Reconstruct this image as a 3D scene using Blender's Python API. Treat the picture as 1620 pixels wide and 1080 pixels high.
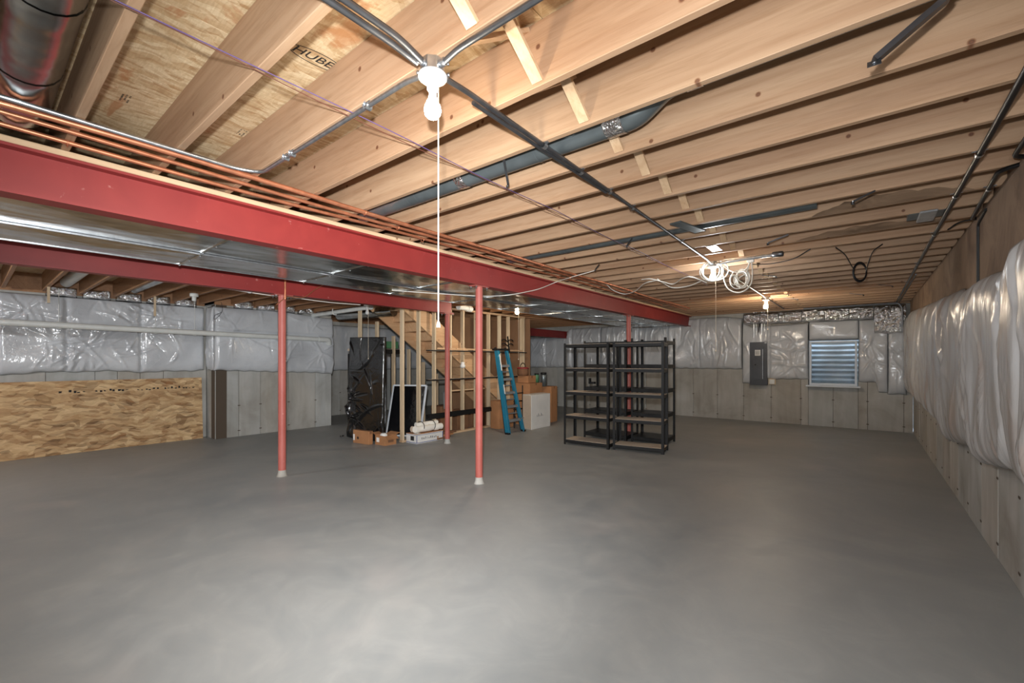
import bpy, bmesh, math, random
import numpy as np
from mathutils import Vector, Matrix
random.seed(7); RNG = np.random.default_rng(7)
SC = bpy.context.scene; COL = SC.collection
for o in list(bpy.data.objects): bpy.data.objects.remove(o)

# ------------------------------------------------------------------ camera, sky, exposure
CAMH = 1.52; YAW = math.atan((1367 - 810) / 695.)
cam = bpy.data.cameras.new('camera'); camo = bpy.data.objects.new('camera', cam); COL.objects.link(camo)
cam.sensor_width = 36; cam.lens = 695 / 1620 * 36; cam.shift_y = 30 / 1620; cam.clip_start = .02
camo.location = (0, 0, CAMH); camo.rotation_euler = (math.pi / 2, 0, YAW)
SC.camera = camo
SC.view_settings.view_transform = 'Standard'; SC.view_settings.look = 'None'
SC.view_settings.exposure = 0.64; SC.view_settings.gamma = 1
try: SC.view_settings.use_curve_mapping = False
except Exception: pass
w = bpy.data.worlds.new('World'); SC.world = w; w.use_nodes = True
wb = w.node_tree.nodes['Background']; wb.inputs[0].default_value = (.62, .78, 1, 1); wb.inputs[1].default_value = 5.0

def lamp(name, loc, power, size, color=(1, 1, 1), rot=None, kind='POINT', spread=None):
    l = bpy.data.lights.new(name, kind); l.energy = power; l.color = color
    if kind == 'AREA':
        l.size = size
        if spread: l.spread = spread
    else: l.shadow_soft_size = size
    o = bpy.data.objects.new(name, l); COL.objects.link(o); o.location = loc
    if rot: o.rotation_euler = rot
    return o
FLASH, ZOOM, SOFT_FILL, REAR = 225, 700, 26, 60
fl = lamp('camera_flash', (-.06, -.02, 1.74), FLASH, .03, (.97, .985, 1), (math.radians(90), 0, YAW), 'SPOT')
fl.data.spot_size = math.radians(158); fl.data.spot_blend = 1.0
# the zoomed beam of the same flash head, turned a little left of the view
fz = lamp('camera_flash_beam', (-.06, -.02, 1.74), ZOOM, .03, (.97, .985, 1), (math.radians(84), 0, YAW + math.radians(15)), 'SPOT')
fz.data.spot_size = math.radians(86); fz.data.spot_blend = 1.0
# added unseen fill: a soft panel and two points behind the camera
lamp('rear_soft_fill', (.1, -.6, 1.70), SOFT_FILL, .5, (.9, .96, 1), (math.radians(84), 0, math.radians(38)), 'AREA')
lamp('rear_fill_point', (-1.4, -2.6, 2.55), REAR, .05, (.95, .97, 1))
lamp('rear_fill_point', (-7.6, -2.4, 2.45), REAR * 2.2, .05, (.95, .97, 1))

# where a sight line through a photo point meets a real plane of the room
Fv = (-math.sin(YAW), math.cos(YAW)); Rv = (math.cos(YAW), math.sin(YAW))
def _ray(u, v):
    s = (u - 810) / 695.; return (Fv[0] + Rv[0] * s, Fv[1] + Rv[1] * s, -(v - 570) / 695.)
def AZ(u, v, z):
    d = _ray(u, v); t = (z - CAMH) / d[2]; return Vector((d[0] * t, d[1] * t, z))
def AX(u, v, x):
    d = _ray(u, v); t = x / d[0]; return Vector((x, d[1] * t, CAMH + d[2] * t))
def AY(u, v, y):
    d = _ray(u, v); t = y / d[1]; return Vector((d[0] * t, y, CAMH + d[2] * t))

# ------------------------------------------------------------------ materials
def srgb(r, g, b):
    f = lambda c: (c / 255 / 12.92) if c / 255 <= .04045 else ((c / 255 + .055) / 1.055) ** 2.4
    return (f(r), f(g), f(b), 1)
class NT:
    def __init__(s, name):
        s.m = bpy.data.materials.new(name); s.m.use_nodes = True; s.t = s.m.node_tree
        s.b = s.t.nodes['Principled BSDF']
    def n(s, typ, **kw):
        nd = s.t.nodes.new(typ)
        for k, v in kw.items():
            if k.startswith('i_'): nd.inputs[k[2:].replace('_', ' ')].default_value = v
            else: setattr(nd, k, v)
        return nd
    def l(s, a, b): s.t.links.new(a, b)
    def coord(s, scale=(1, 1, 1), rnd=True, kind='Object', rot=(0, 0, 0)):
        tc = s.n('ShaderNodeTexCoord'); mp = s.n('ShaderNodeMapping')
        mp.inputs['Scale'].default_value = scale; mp.inputs['Rotation'].default_value = rot
        src = tc.outputs[kind]
        if rnd:
            oi = s.n('ShaderNodeObjectInfo'); mu = s.n('ShaderNodeMath', operation='MULTIPLY'); mu.inputs[1].default_value = 37.3
            s.l(oi.outputs['Random'], mu.inputs[0])
            ad = s.n('ShaderNodeVectorMath', operation='ADD'); s.l(src, ad.inputs[0]); s.l(mu.outputs[0], ad.inputs[1]); src = ad.outputs[0]
        s.l(src, mp.inputs[0]); return mp.outputs[0]
    def ramp(s, fac, stops, interp='LINEAR'):
        r = s.n('ShaderNodeValToRGB'); r.color_ramp.interpolation = interp
        e = r.color_ramp.elements
        while len(e) < len(stops): e.new(.5)
        for el, (p, c) in zip(e, stops): el.position = p; el.color = c
        s.l(fac, r.inputs[0]); return r.outputs[0]
    def noise(s, vec, scale, detail=3, dist=0, rough=.5):
        nd = s.n('ShaderNodeTexNoise'); nd.inputs['Scale'].default_value = scale; nd.inputs['Detail'].default_value = detail
        nd.inputs['Distortion'].default_value = dist; nd.inputs['Roughness'].default_value = rough
        s.l(vec, nd.inputs['Vector']); return nd
    def mix(s, fac, a, b, bt='MIX'):
        m = s.n('ShaderNodeMix', data_type='RGBA', blend_type=bt)
        for sock, v in ((m.inputs[0], fac), (m.inputs[6], a), (m.inputs[7], b)):
            if hasattr(v, 'links') or hasattr(v, 'node'): s.l(v, sock)
            else: sock.default_value = v
        return m.outputs[2]
    def bump(s, h, strength=.2, dist=.01):
        bp = s.n('ShaderNodeBump'); bp.inputs['Strength'].default_value = strength; bp.inputs['Distance'].default_value = dist
        s.l(h, bp.inputs['Height']); s.l(bp.outputs[0], s.b.inputs['Normal'])
    def base(s, c):
        if hasattr(c, 'node'): s.l(c, s.b.inputs['Base Color'])
        else: s.b.inputs['Base Color'].default_value = c
    def set(s, rough=.5, metal=0, spec=None, coat=None):
        s.b.inputs['Roughness'].default_value = rough; s.b.inputs['Metallic'].default_value = metal
        if spec is not None: s.b.inputs['Specular IOR Level'].default_value = spec
        if coat is not None: s.b.inputs['Coat Weight'].default_value = coat; s.b.inputs['Coat Roughness'].default_value = .12
        return s.m

def plain(name, c, rough=.5, metal=0, var=.08, scale=8, coat=None, bump=0):
    k = NT(name); v = k.coord(); n = k.noise(v, scale, 3)
    dk = tuple(x * (1 - var * 2) for x in c[:3]) + (1,); lt = tuple(min(1, x * (1 + var)) for x in c[:3]) + (1,)
    k.base(k.ramp(n.outputs[0], [(.3, dk), (.7, lt)]))
    if bump: k.bump(n.outputs[0], bump)
    return k.set(rough, metal, coat=coat)

def wood(name, c1, c2, axis='x', rough=.6, knots=True, pink=None):
    k = NT(name)
    sc = {'x': (.45, 7, 7), 'y': (7, .45, 7), 'z': (7, 7, .45)}[axis]
    v = k.coord(sc); n1 = k.noise(v, 1.2, 4, .5)
    sc2 = tuple(a * 6 for a in sc); v2 = k.coord(sc2); n2 = k.noise(v2, 1.5, 4, .8)
    col = k.ramp(n1.outputs[0], [(.3, c1), (.68, c2)])
    g = k.ramp(n2.outputs[0], [(.35, (.80, .76, .70, 1)), (.55, (1, 1, 1, 1))])
    col = k.mix(.55, col, g, 'MULTIPLY')
    # long wavy growth rings
    sc3 = {'x': (.5, 5, 5), 'y': (5, .5, 5), 'z': (5, 5, .5)}[axis]
    v3 = k.coord(sc3); wv = k.n('ShaderNodeTexWave', wave_type='RINGS', rings_direction={'x': 'X', 'y': 'Y', 'z': 'Z'}[axis])
    wv.inputs['Scale'].default_value = .9; wv.inputs['Distortion'].default_value = 5; wv.inputs['Detail'].default_value = 2
    k.l(v3, wv.inputs['Vector'])
    col = k.mix(.22, col, k.ramp(wv.outputs[0], [(.0, (.72, .60, .48, 1)), (.25, (1, 1, 1, 1))]), 'MULTIPLY')
    if knots:
        tc = k.coord((1, 1, 1)); sp = k.n('ShaderNodeSeparateXYZ'); k.l(tc, sp.inputs[0]); cb = k.n('ShaderNodeCombineXYZ')
        a, b = {'x': (0, 2), 'y': (1, 2), 'z': (2, 0)}[axis]
        k.l(sp.outputs[a], cb.inputs[0]); k.l(sp.outputs[b], cb.inputs[1])
        vo = k.n('ShaderNodeTexVoronoi', voronoi_dimensions='2D'); vo.inputs['Scale'].default_value = 2.1; k.l(cb.outputs[0], vo.inputs['Vector'])
        kn = k.ramp(vo.outputs['Distance'], [(.006, srgb(150, 100, 70)), (.012, srgb(96, 52, 32)), (.020, srgb(170, 120, 84)), (.032, (1, 1, 1, 1))])
        col = k.mix(.8, col, kn, 'MULTIPLY')
    oi = k.n('ShaderNodeObjectInfo')
    tint = k.ramp(oi.outputs['Random'], [(0, (.90, .87, .84, 1)), (.4, (1, .98, .95, 1)), (.7, (.96, .90, .86, 1)), (1, (1, 1, 1, 1))])
    col = k.mix(.9, col, tint, 'MULTIPLY')
    k.base(col); k.bump(n2.outputs[0], .08)
    return k.set(rough)

def osb(name, cols, sc=1., plane='xy', rough=.7, blotch=True, along=(1, 4)):
    k = NT(name)
    a, b = along
    def strand(rot, s, seed):
        v = k.coord((1, 1, 1), True, rot=(0, 0, 0))
        mp0 = k.n('ShaderNodeVectorMath', operation='ADD'); k.l(v, mp0.inputs[0]); mp0.inputs[1].default_value = (seed, seed, seed)
        if plane == 'xy': src = mp0.outputs[0]
        else:
            sp = k.n('ShaderNodeSeparateXYZ'); k.l(mp0.outputs[0], sp.inputs[0]); cb = k.n('ShaderNodeCombineXYZ')
            ii = {'yz': (1, 2), 'xz': (0, 2)}[plane]
            k.l(sp.outputs[ii[0]], cb.inputs[0]); k.l(sp.outputs[ii[1]], cb.inputs[1]); src = cb.outputs[0]
        nz = k.noise(src, 2.2, 2); sub = k.n('ShaderNodeVectorMath', operation='MULTIPLY_ADD')
        k.l(nz.outputs['Color'], sub.inputs[0]); sub.inputs[1].default_value = (.35, .35, 0); k.l(src, sub.inputs[2])
        mp = k.n('ShaderNodeMapping'); mp.inputs['Rotation'].default_value = (0, 0, rot); mp.inputs['Scale'].default_value = (a * s, b * s, 1)
        k.l(sub.outputs[0], mp.inputs[0])
        vo = k.n('ShaderNodeTexVoronoi', voronoi_dimensions='2D'); vo.inputs['Scale'].default_value = 7 * sc; k.l(mp.outputs[0], vo.inputs['Vector'])
        sx = k.n('ShaderNodeSeparateColor'); k.l(vo.outputs['Color'], sx.inputs[0]); return sx.outputs[0], vo
    r1, v1 = strand(.25, 1, 0); r2, v2 = strand(-.35, 1.3, 9)
    m1 = k.ramp(r1, [(0, cols[0]), (.3, cols[1]), (.6, cols[2]), (1, cols[3])])
    m2 = k.ramp(r2, [(0, cols[0]), (.25, cols[1]), (.7, cols[2]), (1, cols[3])])
    col = k.mix(.5, m1, m2)
    v = k.coord((3, 14, 14) if plane != 'yz' else (14, 3, 14)); nf = k.noise(v, 4, 4, 1.5)
    col = k.mix(.35, col, k.ramp(nf.outputs[0], [(.35, (.6, .52, .42, 1)), (.6, (1, 1, 1, 1))]), 'MULTIPLY')
    if blotch:
        vb = k.coord((1.4, 3, 3)); nb = k.noise(vb, 1.3, 5, 1.2, .6)
        col = k.mix(k.ramp(nb.outputs[0], [(.6, (0, 0, 0, 1)), (.66, (.7, .7, .7, 1))]), col, srgb(176, 120, 76))
    k.base(col); k.bump(nf.outputs[0], .15)
    return k.set(rough)

M = {}
M['joist'] = wood('joist_lumber', srgb(164, 132, 104), srgb(184, 154, 125), 'x')
M['joistY'] = wood('lumber_along_room', srgb(200, 168, 134), srgb(218, 190, 156), 'y')
M['joistZ'] = wood('stud_lumber', srgb(206, 186, 156), srgb(224, 206, 176), 'z')
M['brownjoist'] = wood('brown_joist_lumber', srgb(150, 110, 78), srgb(176, 134, 98), 'x')  # browner lumber for the joists beyond the second beam
M['stairwood'] = wood('stair_lumber', srgb(206, 166, 126), srgb(218, 182, 142), 'y')
M['board'] = plain('brown_sheathing_board', srgb(148, 112, 82), .75, var=.06, scale=3)
M['osb_ceil'] = osb('subfloor_strand_board', [srgb(172, 134, 92), srgb(208, 182, 142), srgb(228, 208, 172), srgb(186, 150, 106)], .9, 'xy', along=(6, 1.5))
M['osb_wall'] = osb('strand_board_sheet', [srgb(104, 74, 44), srgb(188, 150, 104), srgb(226, 196, 150), srgb(150, 104, 60)], .8, 'yz', blotch=False, along=(1.1, 4))

# concrete floor
k = NT('troweled_concrete_floor'); v = k.coord((1, 1, 1), False)
n1 = k.noise(v, .55, 5, 1.0, .6); n2 = k.noise(v, 2.3, 6, 1.6, .65); n3 = k.noise(v, 45, 4)
c = k.ramp(n1.outputs[0], [(.3, srgb(148, 151, 151)), (.55, srgb(161, 162, 160)), (.75, srgb(172, 171, 167))])
c = k.mix(.5, c, k.ramp(n2.outputs[0], [(.32, srgb(200, 202, 202)), (.5, srgb(218, 217, 214)), (.66, srgb(238, 235, 231))]), 'MULTIPLY')
c = k.mix(.6, c, k.ramp(n2.outputs[0], [(.3, (1.0, 1, 1, 1)), (.7, (1.0, 1, 1, 1))]), 'MULTIPLY')
n4 = k.noise(v, .9, 3, .5); c = k.mix(k.ramp(n4.outputs[0], [(.58, (0, 0, 0, 1)), (.72, (.35, .35, .35, 1))]), c, srgb(176, 168, 162))
k.base(c); k.bump(n3.outputs[0], .05, .004)
rg = k.ramp(n2.outputs[0], [(.3, (.38, .38, .38, 1)), (.7, (.55, .55, .55, 1))]); k.l(rg, k.b.inputs['Roughness'])
k.b.inputs['Specular IOR Level'].default_value = .35; M['floor'] = k.m
# concrete wall panels
k = NT('formed_concrete'); v = k.coord((1, 1, 1)); vv = k.coord((6, 6, .8))
n1 = k.noise(v, 1.1, 5, .8, .6); n2 = k.noise(vv, 1.2, 4, .4); n3 = k.noise(v, 30, 4)
c = k.ramp(n1.outputs[0], [(.3, srgb(158, 154, 146)), (.5, srgb(178, 176, 171)), (.75, srgb(192, 192, 189))])
c = k.mix(.5, c, k.ramp(n2.outputs[0], [(.35, (.74, .73, .70, 1)), (.6, (1, 1, 1, 1))]), 'MULTIPLY')
oi = k.n('ShaderNodeObjectInfo'); c = k.mix(.8, c, k.ramp(oi.outputs['Random'], [(0, (.90, .86, .80, 1)), (.5, (1, .99, .97, 1)), (1, (.92, .97, 1, 1))]), 'MULTIPLY')
k.base(c); k.bump(n3.outputs[0], .1, .004); M['concrete'] = k.set(.8)
k = NT('dark_joint'); k.base(srgb(84, 72, 60)); M['joint'] = k.set(.9)
# vapour barrier
k = NT('vapour_barrier_plastic'); v = k.coord((1, 1, 1), False); n1 = k.noise(v, 1.6, 3, .5)
k.base(k.ramp(n1.outputs[0], [(.35, srgb(188, 191, 195)), (.65, srgb(208, 211, 214))])); n2 = k.noise(k.coord((1, 1, 1), False), 14, 3, 1.0); k.bump(n2.outputs[0], .25, .02)
M['poly'] = k.set(.17, spec=.7)
k = NT('vapour_barrier_over_kraft'); v = k.coord((1, 2.2, .5), False); n1 = k.noise(v, 2.0, 3, .5)
k.base(k.ramp(n1.outputs[0], [(.38, srgb(190, 190, 190)), (.55, srgb(180, 178, 176)), (.68, srgb(172, 160, 152))])); n2 = k.noise(k.coord((1, 3, .6), False), 9, 3, .6); k.bump(n2.outputs[0], .25, .02)
M['poly2'] = k.set(.27, spec=.6)
k = NT('crumpled_foil'); k.base((.78, .78, .78, 1)); n2 = k.noise(k.coord(), 24, 4, 1.5); k.bump(n2.outputs[0], .8, .03); M['foil'] = k.set(.16, 1)
def redpaint(nm, c1, c2):
    k = NT(nm); v = k.coord((1, 1, 1)); n = k.noise(v, 2.5, 5, .6, .6)
    c = k.ramp(n.outputs[0], [(.3, c1), (.7, c2)])
    n2 = k.noise(v, 16, 4, .3); c = k.mix(k.ramp(n2.outputs[0], [(.70, (0, 0, 0, 1)), (.76, (.45, .45, .45, 1))]), c, srgb(206, 150, 140))
    k.base(c); k.bump(n.outputs[0], .05); return k.set(.5)
M['red'] = redpaint('red_primer', srgb(134, 42, 40), srgb(148, 50, 46))
M['redpost'] = redpaint('red_post_primer', srgb(166, 84, 74), srgb(184, 102, 92))
k = NT('galvanised_sheet'); v = k.coord((1, 1, 1)); n = k.noise(v, 5, 3, 1)
k.base(k.ramp(n.outputs[0], [(.35, srgb(150, 152, 150)), (.65, srgb(178, 180, 178))])); n2 = k.noise(k.coord((1.5, .35, 1)), 2.2, 2); k.bump(n2.outputs[0], .25, .06)
M['galv'] = k.set(.2, 1)
M['conduit'] = plain('steel_conduit', srgb(112, 114, 118), .36, .9, .12, 12)
M['zinc'] = plain('zinc_fitting', srgb(196, 200, 204), .3, .95, .1, 30)
M['pipegrey'] = plain('grey_duct_metal', srgb(112, 120, 122), .34, .6, .1, 6)
M['shadepipe'] = plain('shaded_steel_conduit', srgb(52, 54, 57), .34, .85, .12, 12)  # same steel as the conduit, its shade put into a darker colour
M['copper'] = plain('copper', srgb(214, 140, 104), .36, .7, .12, 14)
M['pvc'] = plain('white_pvc', srgb(214, 216, 212), .35, 0, .03)
M['black'] = plain('black_metal', srgb(7, 7, 8), .6, 0, .1)
M['blackwire'] = plain('black_cable', srgb(22, 22, 24), .5)
M['whitewire'] = plain('white_cable', srgb(236, 232, 222), .5, 0, .03)
M['string'] = plain('pull_string', srgb(232, 216, 190), .7, 0, .03)
M['purple'] = plain('purple_bell_wire', srgb(84, 66, 110), .5)
M['brownwire'] = plain('brown_bell_wire', srgb(92, 52, 40), .5)
M['porcelain'] = plain('white_porcelain', srgb(205, 205, 203), .25, 0, .02)
M['particle'] = plain('particle_board', srgb(198, 180, 160), .7, 0, .06, 60)
M['card'] = plain('brown_cardboard', srgb(170, 120, 80), .8, 0, .06, 5)
M['cardin'] = plain('cardboard_edge', srgb(120, 84, 58), .85, 0, .06, 5)
M['whitecard'] = plain('white_carton', srgb(214, 212, 208), .7, 0, .04, 3)
M['paper'] = plain('paper_label', srgb(232, 232, 228), .7, 0, .02)
M['ink'] = plain('black_ink', srgb(34, 30, 30), .8, 0, .02)
M['blueink'] = plain('blue_print', srgb(50, 70, 130), .7, 0, .02)
M['blue'] = plain('blue_fibreglass', srgb(24, 112, 140), .45, 0, .05)
M['alu'] = plain('aluminium', srgb(178, 182, 186), .35, .7, .06)
M['panelgrey'] = plain('grey_enamel', srgb(70, 72, 76), .42, .2, .05)
M['frame'] = plain('white_frame', srgb(216, 222, 228), .4, 0, .03)
M['green'] = plain('green_plastic', srgb(70, 120, 84), .5)
M['redcloth'] = plain('red_plastic', srgb(150, 40, 50), .45)
k = NT('black_plastic_film'); k.base(srgb(14, 14, 16)); n2 = k.noise(k.coord(), 9, 3, 1); k.bump(n2.outputs[0], .3, .02); M['film'] = k.set(.16, spec=.8)
k = NT('window_glass'); k.base((1, 1, 1, 1)); k.b.inputs['Transmission Weight'].default_value = 1; k.b.inputs['IOR'].default_value = 1.45; M['glass'] = k.set(.02)
k = NT('corrugated_well_metal'); n = k.noise(k.coord((1, 1, 1), False), 3, 3); k.base(k.ramp(n.outputs[0], [(.3, srgb(176, 190, 196)), (.7, srgb(204, 214, 218))])); M['well'] = k.set(.45, .3)
def glow(nm, col, st):
    k = NT(nm); k.base((1, 1, 1, 1)); k.b.inputs['Emission Color'].default_value = col; k.b.inputs['Emission Strength'].default_value = st; return k.set(.3)
M['warmbulb'] = glow('warm_bulb_glass', (1, .86, .66, 1), 130)
M['coolbulb'] = glow('cool_bulb_glass', (.95, .98, 1, 1), 360)
M['dimbulb'] = glow('warm_bulb_glass_far', (1, .84, .64, 1), 520)

# ------------------------------------------------------------------ mesh helpers
class MB:
    def __init__(s): s.v = []; s.f = []; s.sm = []
    def add(s, vs, fs, smooth=False):
        o = len(s.v); s.v += [tuple(p) for p in vs]; s.f += [tuple(i + o for i in f) for f in fs]; s.sm += [smooth] * len(fs); return s
    def box(s, x0, y0, z0, x1, y1, z1):
        x0, x1 = sorted((x0, x1)); y0, y1 = sorted((y0, y1)); z0, z1 = sorted((z0, z1))
        v = [(x, y, z) for z in (z0, z1) for y in (y0, y1) for x in (x0, x1)]
        return s.add(v, [(0, 2, 3, 1), (4, 5, 7, 6), (0, 1, 5, 4), (2, 6, 7, 3), (0, 4, 6, 2), (1, 3, 7, 5)])
    def bar(s, p, q, w, h, up=(0, 0, 1)):
        p, q = Vector(p), Vector(q); d = (q - p).normalized(); u = Vector(up)
        if abs(d.dot(u)) > .98: u = Vector((1, 0, 0))
        a = d.cross(u).normalized(); b = a.cross(d).normalized(); a *= w / 2; b *= h / 2
        v = [e + i * a + j * b for e in (p, q) for i, j in ((-1, -1), (1, -1), (1, 1), (-1, 1))]
        return s.add(v, [(3, 2, 1, 0), (4, 5, 6, 7), (0, 1, 5, 4), (1, 2, 6, 5), (2, 3, 7, 6), (3, 0, 4, 7)])
    def tube(s, pts, r, seg=8, caps=True):
        pts = [Vector(p) for p in pts]; n = len(pts); rr = r if isinstance(r, (list, tuple)) else [r] * n
        vs = []; prev = None
        for i, p in enumerate(pts):
            d = (pts[min(i + 1, n - 1)] - pts[max(i - 1, 0)]).normalized()
            if prev is None:
                u = Vector((0, 0, 1)) if abs(d.z) < .9 else Vector((1, 0, 0)); a = d.cross(u).normalized()
            else:
                a = prev - d * prev.dot(d); a = a.normalized() if a.length > 1e-6 else d.orthogonal().normalized()
            prev = a; b = d.cross(a)
            for k in range(seg):
                t = 2 * math.pi * k / seg; vs.append(p + (a * math.cos(t) + b * math.sin(t)) * rr[i])
        fs = [(i * seg + k, i * seg + (k + 1) % seg, (i + 1) * seg + (k + 1) % seg, (i + 1) * seg + k) for i in range(n - 1) for k in range(seg)]
        s.add(vs, fs, True)
        if caps:
            s.add(vs[:seg], [tuple(range(seg))[::-1]]); s.add(vs[-seg:], [tuple(range(seg))])
        return s
    def lathe(s, prof, c=(0, 0, 0), seg=20, axis='z'):
        vs = []
        for r, h in prof:
            for k in range(seg):
                t = 2 * math.pi * k / seg; x, y = r * math.cos(t), r * math.sin(t)
                p = {'z': (x, y, h), 'x': (h, x, y), 'y': (x, h, y)}[axis]
                vs.append((p[0] + c[0], p[1] + c[1], p[2] + c[2]))
        fs = [(i * seg + k, i * seg + (k + 1) % seg, (i + 1) * seg + (k + 1) % seg, (i + 1) * seg + k) for i in range(len(prof) - 1) for k in range(seg)]
        return s.add(vs, fs, True)
    def poly(s, pts, d):
        """closed outline extruded by vector d"""
        n = len(pts); d = Vector(d); P = [Vector(p) for p in pts]
        vs = P + [p + d for p in P]
        return s.add(vs, [tuple(range(n))[::-1], tuple(range(n, 2 * n))] + [(i, (i + 1) % n, n + (i + 1) % n, n + i) for i in range(n)])
    def mesh(s, name, off=(0, 0, 0)):
        m = bpy.data.meshes.new(name); o = Vector(off)
        m.from_pydata([tuple(Vector(p) - o) for p in s.v], [], s.f); m.polygons.foreach_set('use_smooth', s.sm); m.update()
        bm = bmesh.new(); bm.from_mesh(m); bmesh.ops.recalc_face_normals(bm, faces=bm.faces); bm.to_mesh(m); bm.free(); return m

def arc(pts, r=.06, n=6):
    """round the corners of a polyline"""
    P = [Vector(p) for p in pts]; out = [P[0]]
    for a, b, c in zip(P, P[1:], P[2:]):
        d1 = (a - b); d2 = (c - b); rr = min(r, d1.length * .45, d2.length * .45); s, e = b + d1.normalized() * rr, b + d2.normalized() * rr
        for i in range(n + 1):
            t = i / n; out.append(s * (1 - t) ** 2 + b * 2 * t * (1 - t) + e * t * t)
    out.append(P[-1]); return out
def smooth(pts, n=6):
    P = [Vector(p) for p in pts]; Q = [P[0] * 2 - P[1]] + P + [P[-1] * 2 - P[-2]]; out = []
    for i in range(1, len(Q) - 2):
        for j in range(n):
            t = j / n; a, b, c, d = Q[i - 1], Q[i], Q[i + 1], Q[i + 2]
            out.append(.5 * ((2 * b) + (c - a) * t + (2 * a - 5 * b + 4 * c - d) * t * t + (3 * b - a - 3 * c + d) * t ** 3))
    out.append(P[-1]); return out

def tag(o, label=None, cat=None, group=None, kind=None):
    if label: o['label'] = label
    if cat: o['category'] = cat
    if group: o['group'] = group
    if kind: o['kind'] = kind
    return o
def thing(name, label, cat, loc=(0, 0, 0), rz=0, group=None):
    o = bpy.data.objects.new(name, None); COL.objects.link(o); o.location = loc; o.rotation_euler = (0, 0, rz); o.empty_display_size = .1
    return tag(o, label, cat, group)
def rootloc(p):
    while p is not None and p.parent is not None: p = p.parent
    return Vector(p.location) if p is not None else Vector((0, 0, 0))
def part(name, mb, mat, parent=None, local=False, bevel=0, label=None, kind=None, subd=0):
    """one mesh object; world-space geometry unless local"""
    off = (0, 0, 0) if (local or parent is None) else rootloc(parent)
    me = mb.mesh(name, off) if isinstance(mb, MB) else mb
    if mat and not len(me.materials): me.materials.append(M[mat])
    o = bpy.data.objects.new(name, me); COL.objects.link(o); o.parent = parent
    if bevel:
        b = o.modifiers.new('bevel', 'BEVEL'); b.width = bevel; b.segments = 1; b.limit_method = 'ANGLE'
    if label: o['label'] = label
    if kind: o['kind'] = kind
    return o
def solo(name, mb, mat, label, cat, group=None, bevel=0, origin=None):
    """a thing that is one mesh"""
    off = Vector(origin) if origin is not None else Vector(mb.v[0])
    me = mb.mesh(name, off); me.materials.append(M[mat]); o = bpy.data.objects.new(name, me); COL.objects.link(o); o.location = off
    if bevel:
        b = o.modifiers.new('bevel', 'BEVEL'); b.width = bevel; b.segments = 1; b.limit_method = 'ANGLE'
    return tag(o, label, cat, group)
def struct(name, mb, mat, bevel=0):
    o = part(name, mb, mat, bevel=bevel); o['kind'] = 'structure'; return o
def copytree(o, parent=None):
    c = o.copy(); COL.objects.link(c); c.parent = parent
    for ch in [x for x in bpy.data.objects if x.parent == o]: copytree(ch, c)
    return c

# room constants
XR, YB, XL, YF = .80, 12.40, -10.25, -3.6
JZ, JT = 2.75, 3.045          # joists of the near bay
LZ, LT = 2.62, 2.90           # joists beyond the second beam
SP = .42; JY0 = -.03          # far faces at JY0 + k*SP

# ------------------------------------------------------------------ floor, ceiling
floor = struct('floor', MB().box(-12.2, YF - .2, -.12, XR + .2, YB + .3, 0), 'floor')
ceil = struct('ceiling', MB().box(-12.2, YF - .2, 3.075, XR + .3, YB + .3, 3.11), 'joint')
# subfloor sheets laid across the joists
y = -3.7
while y < YB:
    x = -6.0; odd = int(round((y + 3.7) / 1.26)) % 2
    x -= 1.2 * odd
    while x < XR + .2:
        x1 = min(x + 2.44, XR + .25); xa = max(x, -6.2)
        if x1 > xa + .1:
            part('subfloor_sheet', MB().box(xa + .0015, y + .0015, JT, x1 - .0015, min(y + 1.26, YB + .2) - .0015, JT + .024), 'osb_ceil', ceil)
        x += 2.44
    y += 1.26
for q in ((-11.98, YF, -6.21, 4.75), (-11.98, 4.752, -7.9, 9.148), (-6.65, 4.752, -6.21, 9.148), (-11.98, 9.15, -6.21, YB + .2)):
    part('subfloor_sheet', MB().box(q[0], q[1], LT, q[2], q[3], LT + .024), 'osb_ceil', ceil)
ky = -9
joist_me = {}
while True:
    yf = JY0 + ky * SP; ky += 1
    if yf > YB - .15: break
    if yf < YF + .1: continue
    part('joist', MB().box(-5.95, yf - .038, JZ, XR - .02, yf, JT - .001), 'joist', ceil, bevel=.003)
    xa = -11.4 if yf > 5.4 else (-10.15 if yf < 3.0 else -9.75)
    if 4.75 < yf < 9.15:
        part('joist', MB().box(xa, yf - .038, LZ, -7.92, yf, LT - .001), 'brownjoist', ceil)
        part('joist', MB().box(-6.64, yf - .038, LZ, -6.03, yf, LT - .001), 'brownjoist', ceil)
    else: part('joist', MB().box(xa, yf - .038, LZ, -6.03, yf, LT - .001), 'brownjoist', ceil)
k = NT('bark_edge'); n = k.noise(k.coord((1.5, 6, 6)), 2, 5, 1.2); k.base(k.ramp(n.outputs[0], [(.3, srgb(92, 72, 54)), (.7, srgb(140, 114, 90))])); k.bump(n.outputs[0], .5, .02); M['bark'] = k.set(.9)
for kk, x0, x1, hh in ((11, -.35, .62, .10), (13, -.55, .60, .07)):
    yy = JY0 + kk * SP - .0385; n_ = 26; pts = [(x0 + (x1 - x0) * i / n_, yy, JZ - .0012) for i in range(n_ + 1)]
    top = [(x0 + (x1 - x0) * i / n_, yy, JZ + .004 + hh * max(0, math.sin(math.pi * i / n_)) ** .7 * (.85 + .1 * math.sin(i * 1.3) + random.uniform(-.08, .08))) for i in range(n_, -1, -1)]
    part('bark_edge', MB().poly(pts + top, (0, -.0015, 0)), 'bark', ceil, label='rough bark edged patch')
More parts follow.
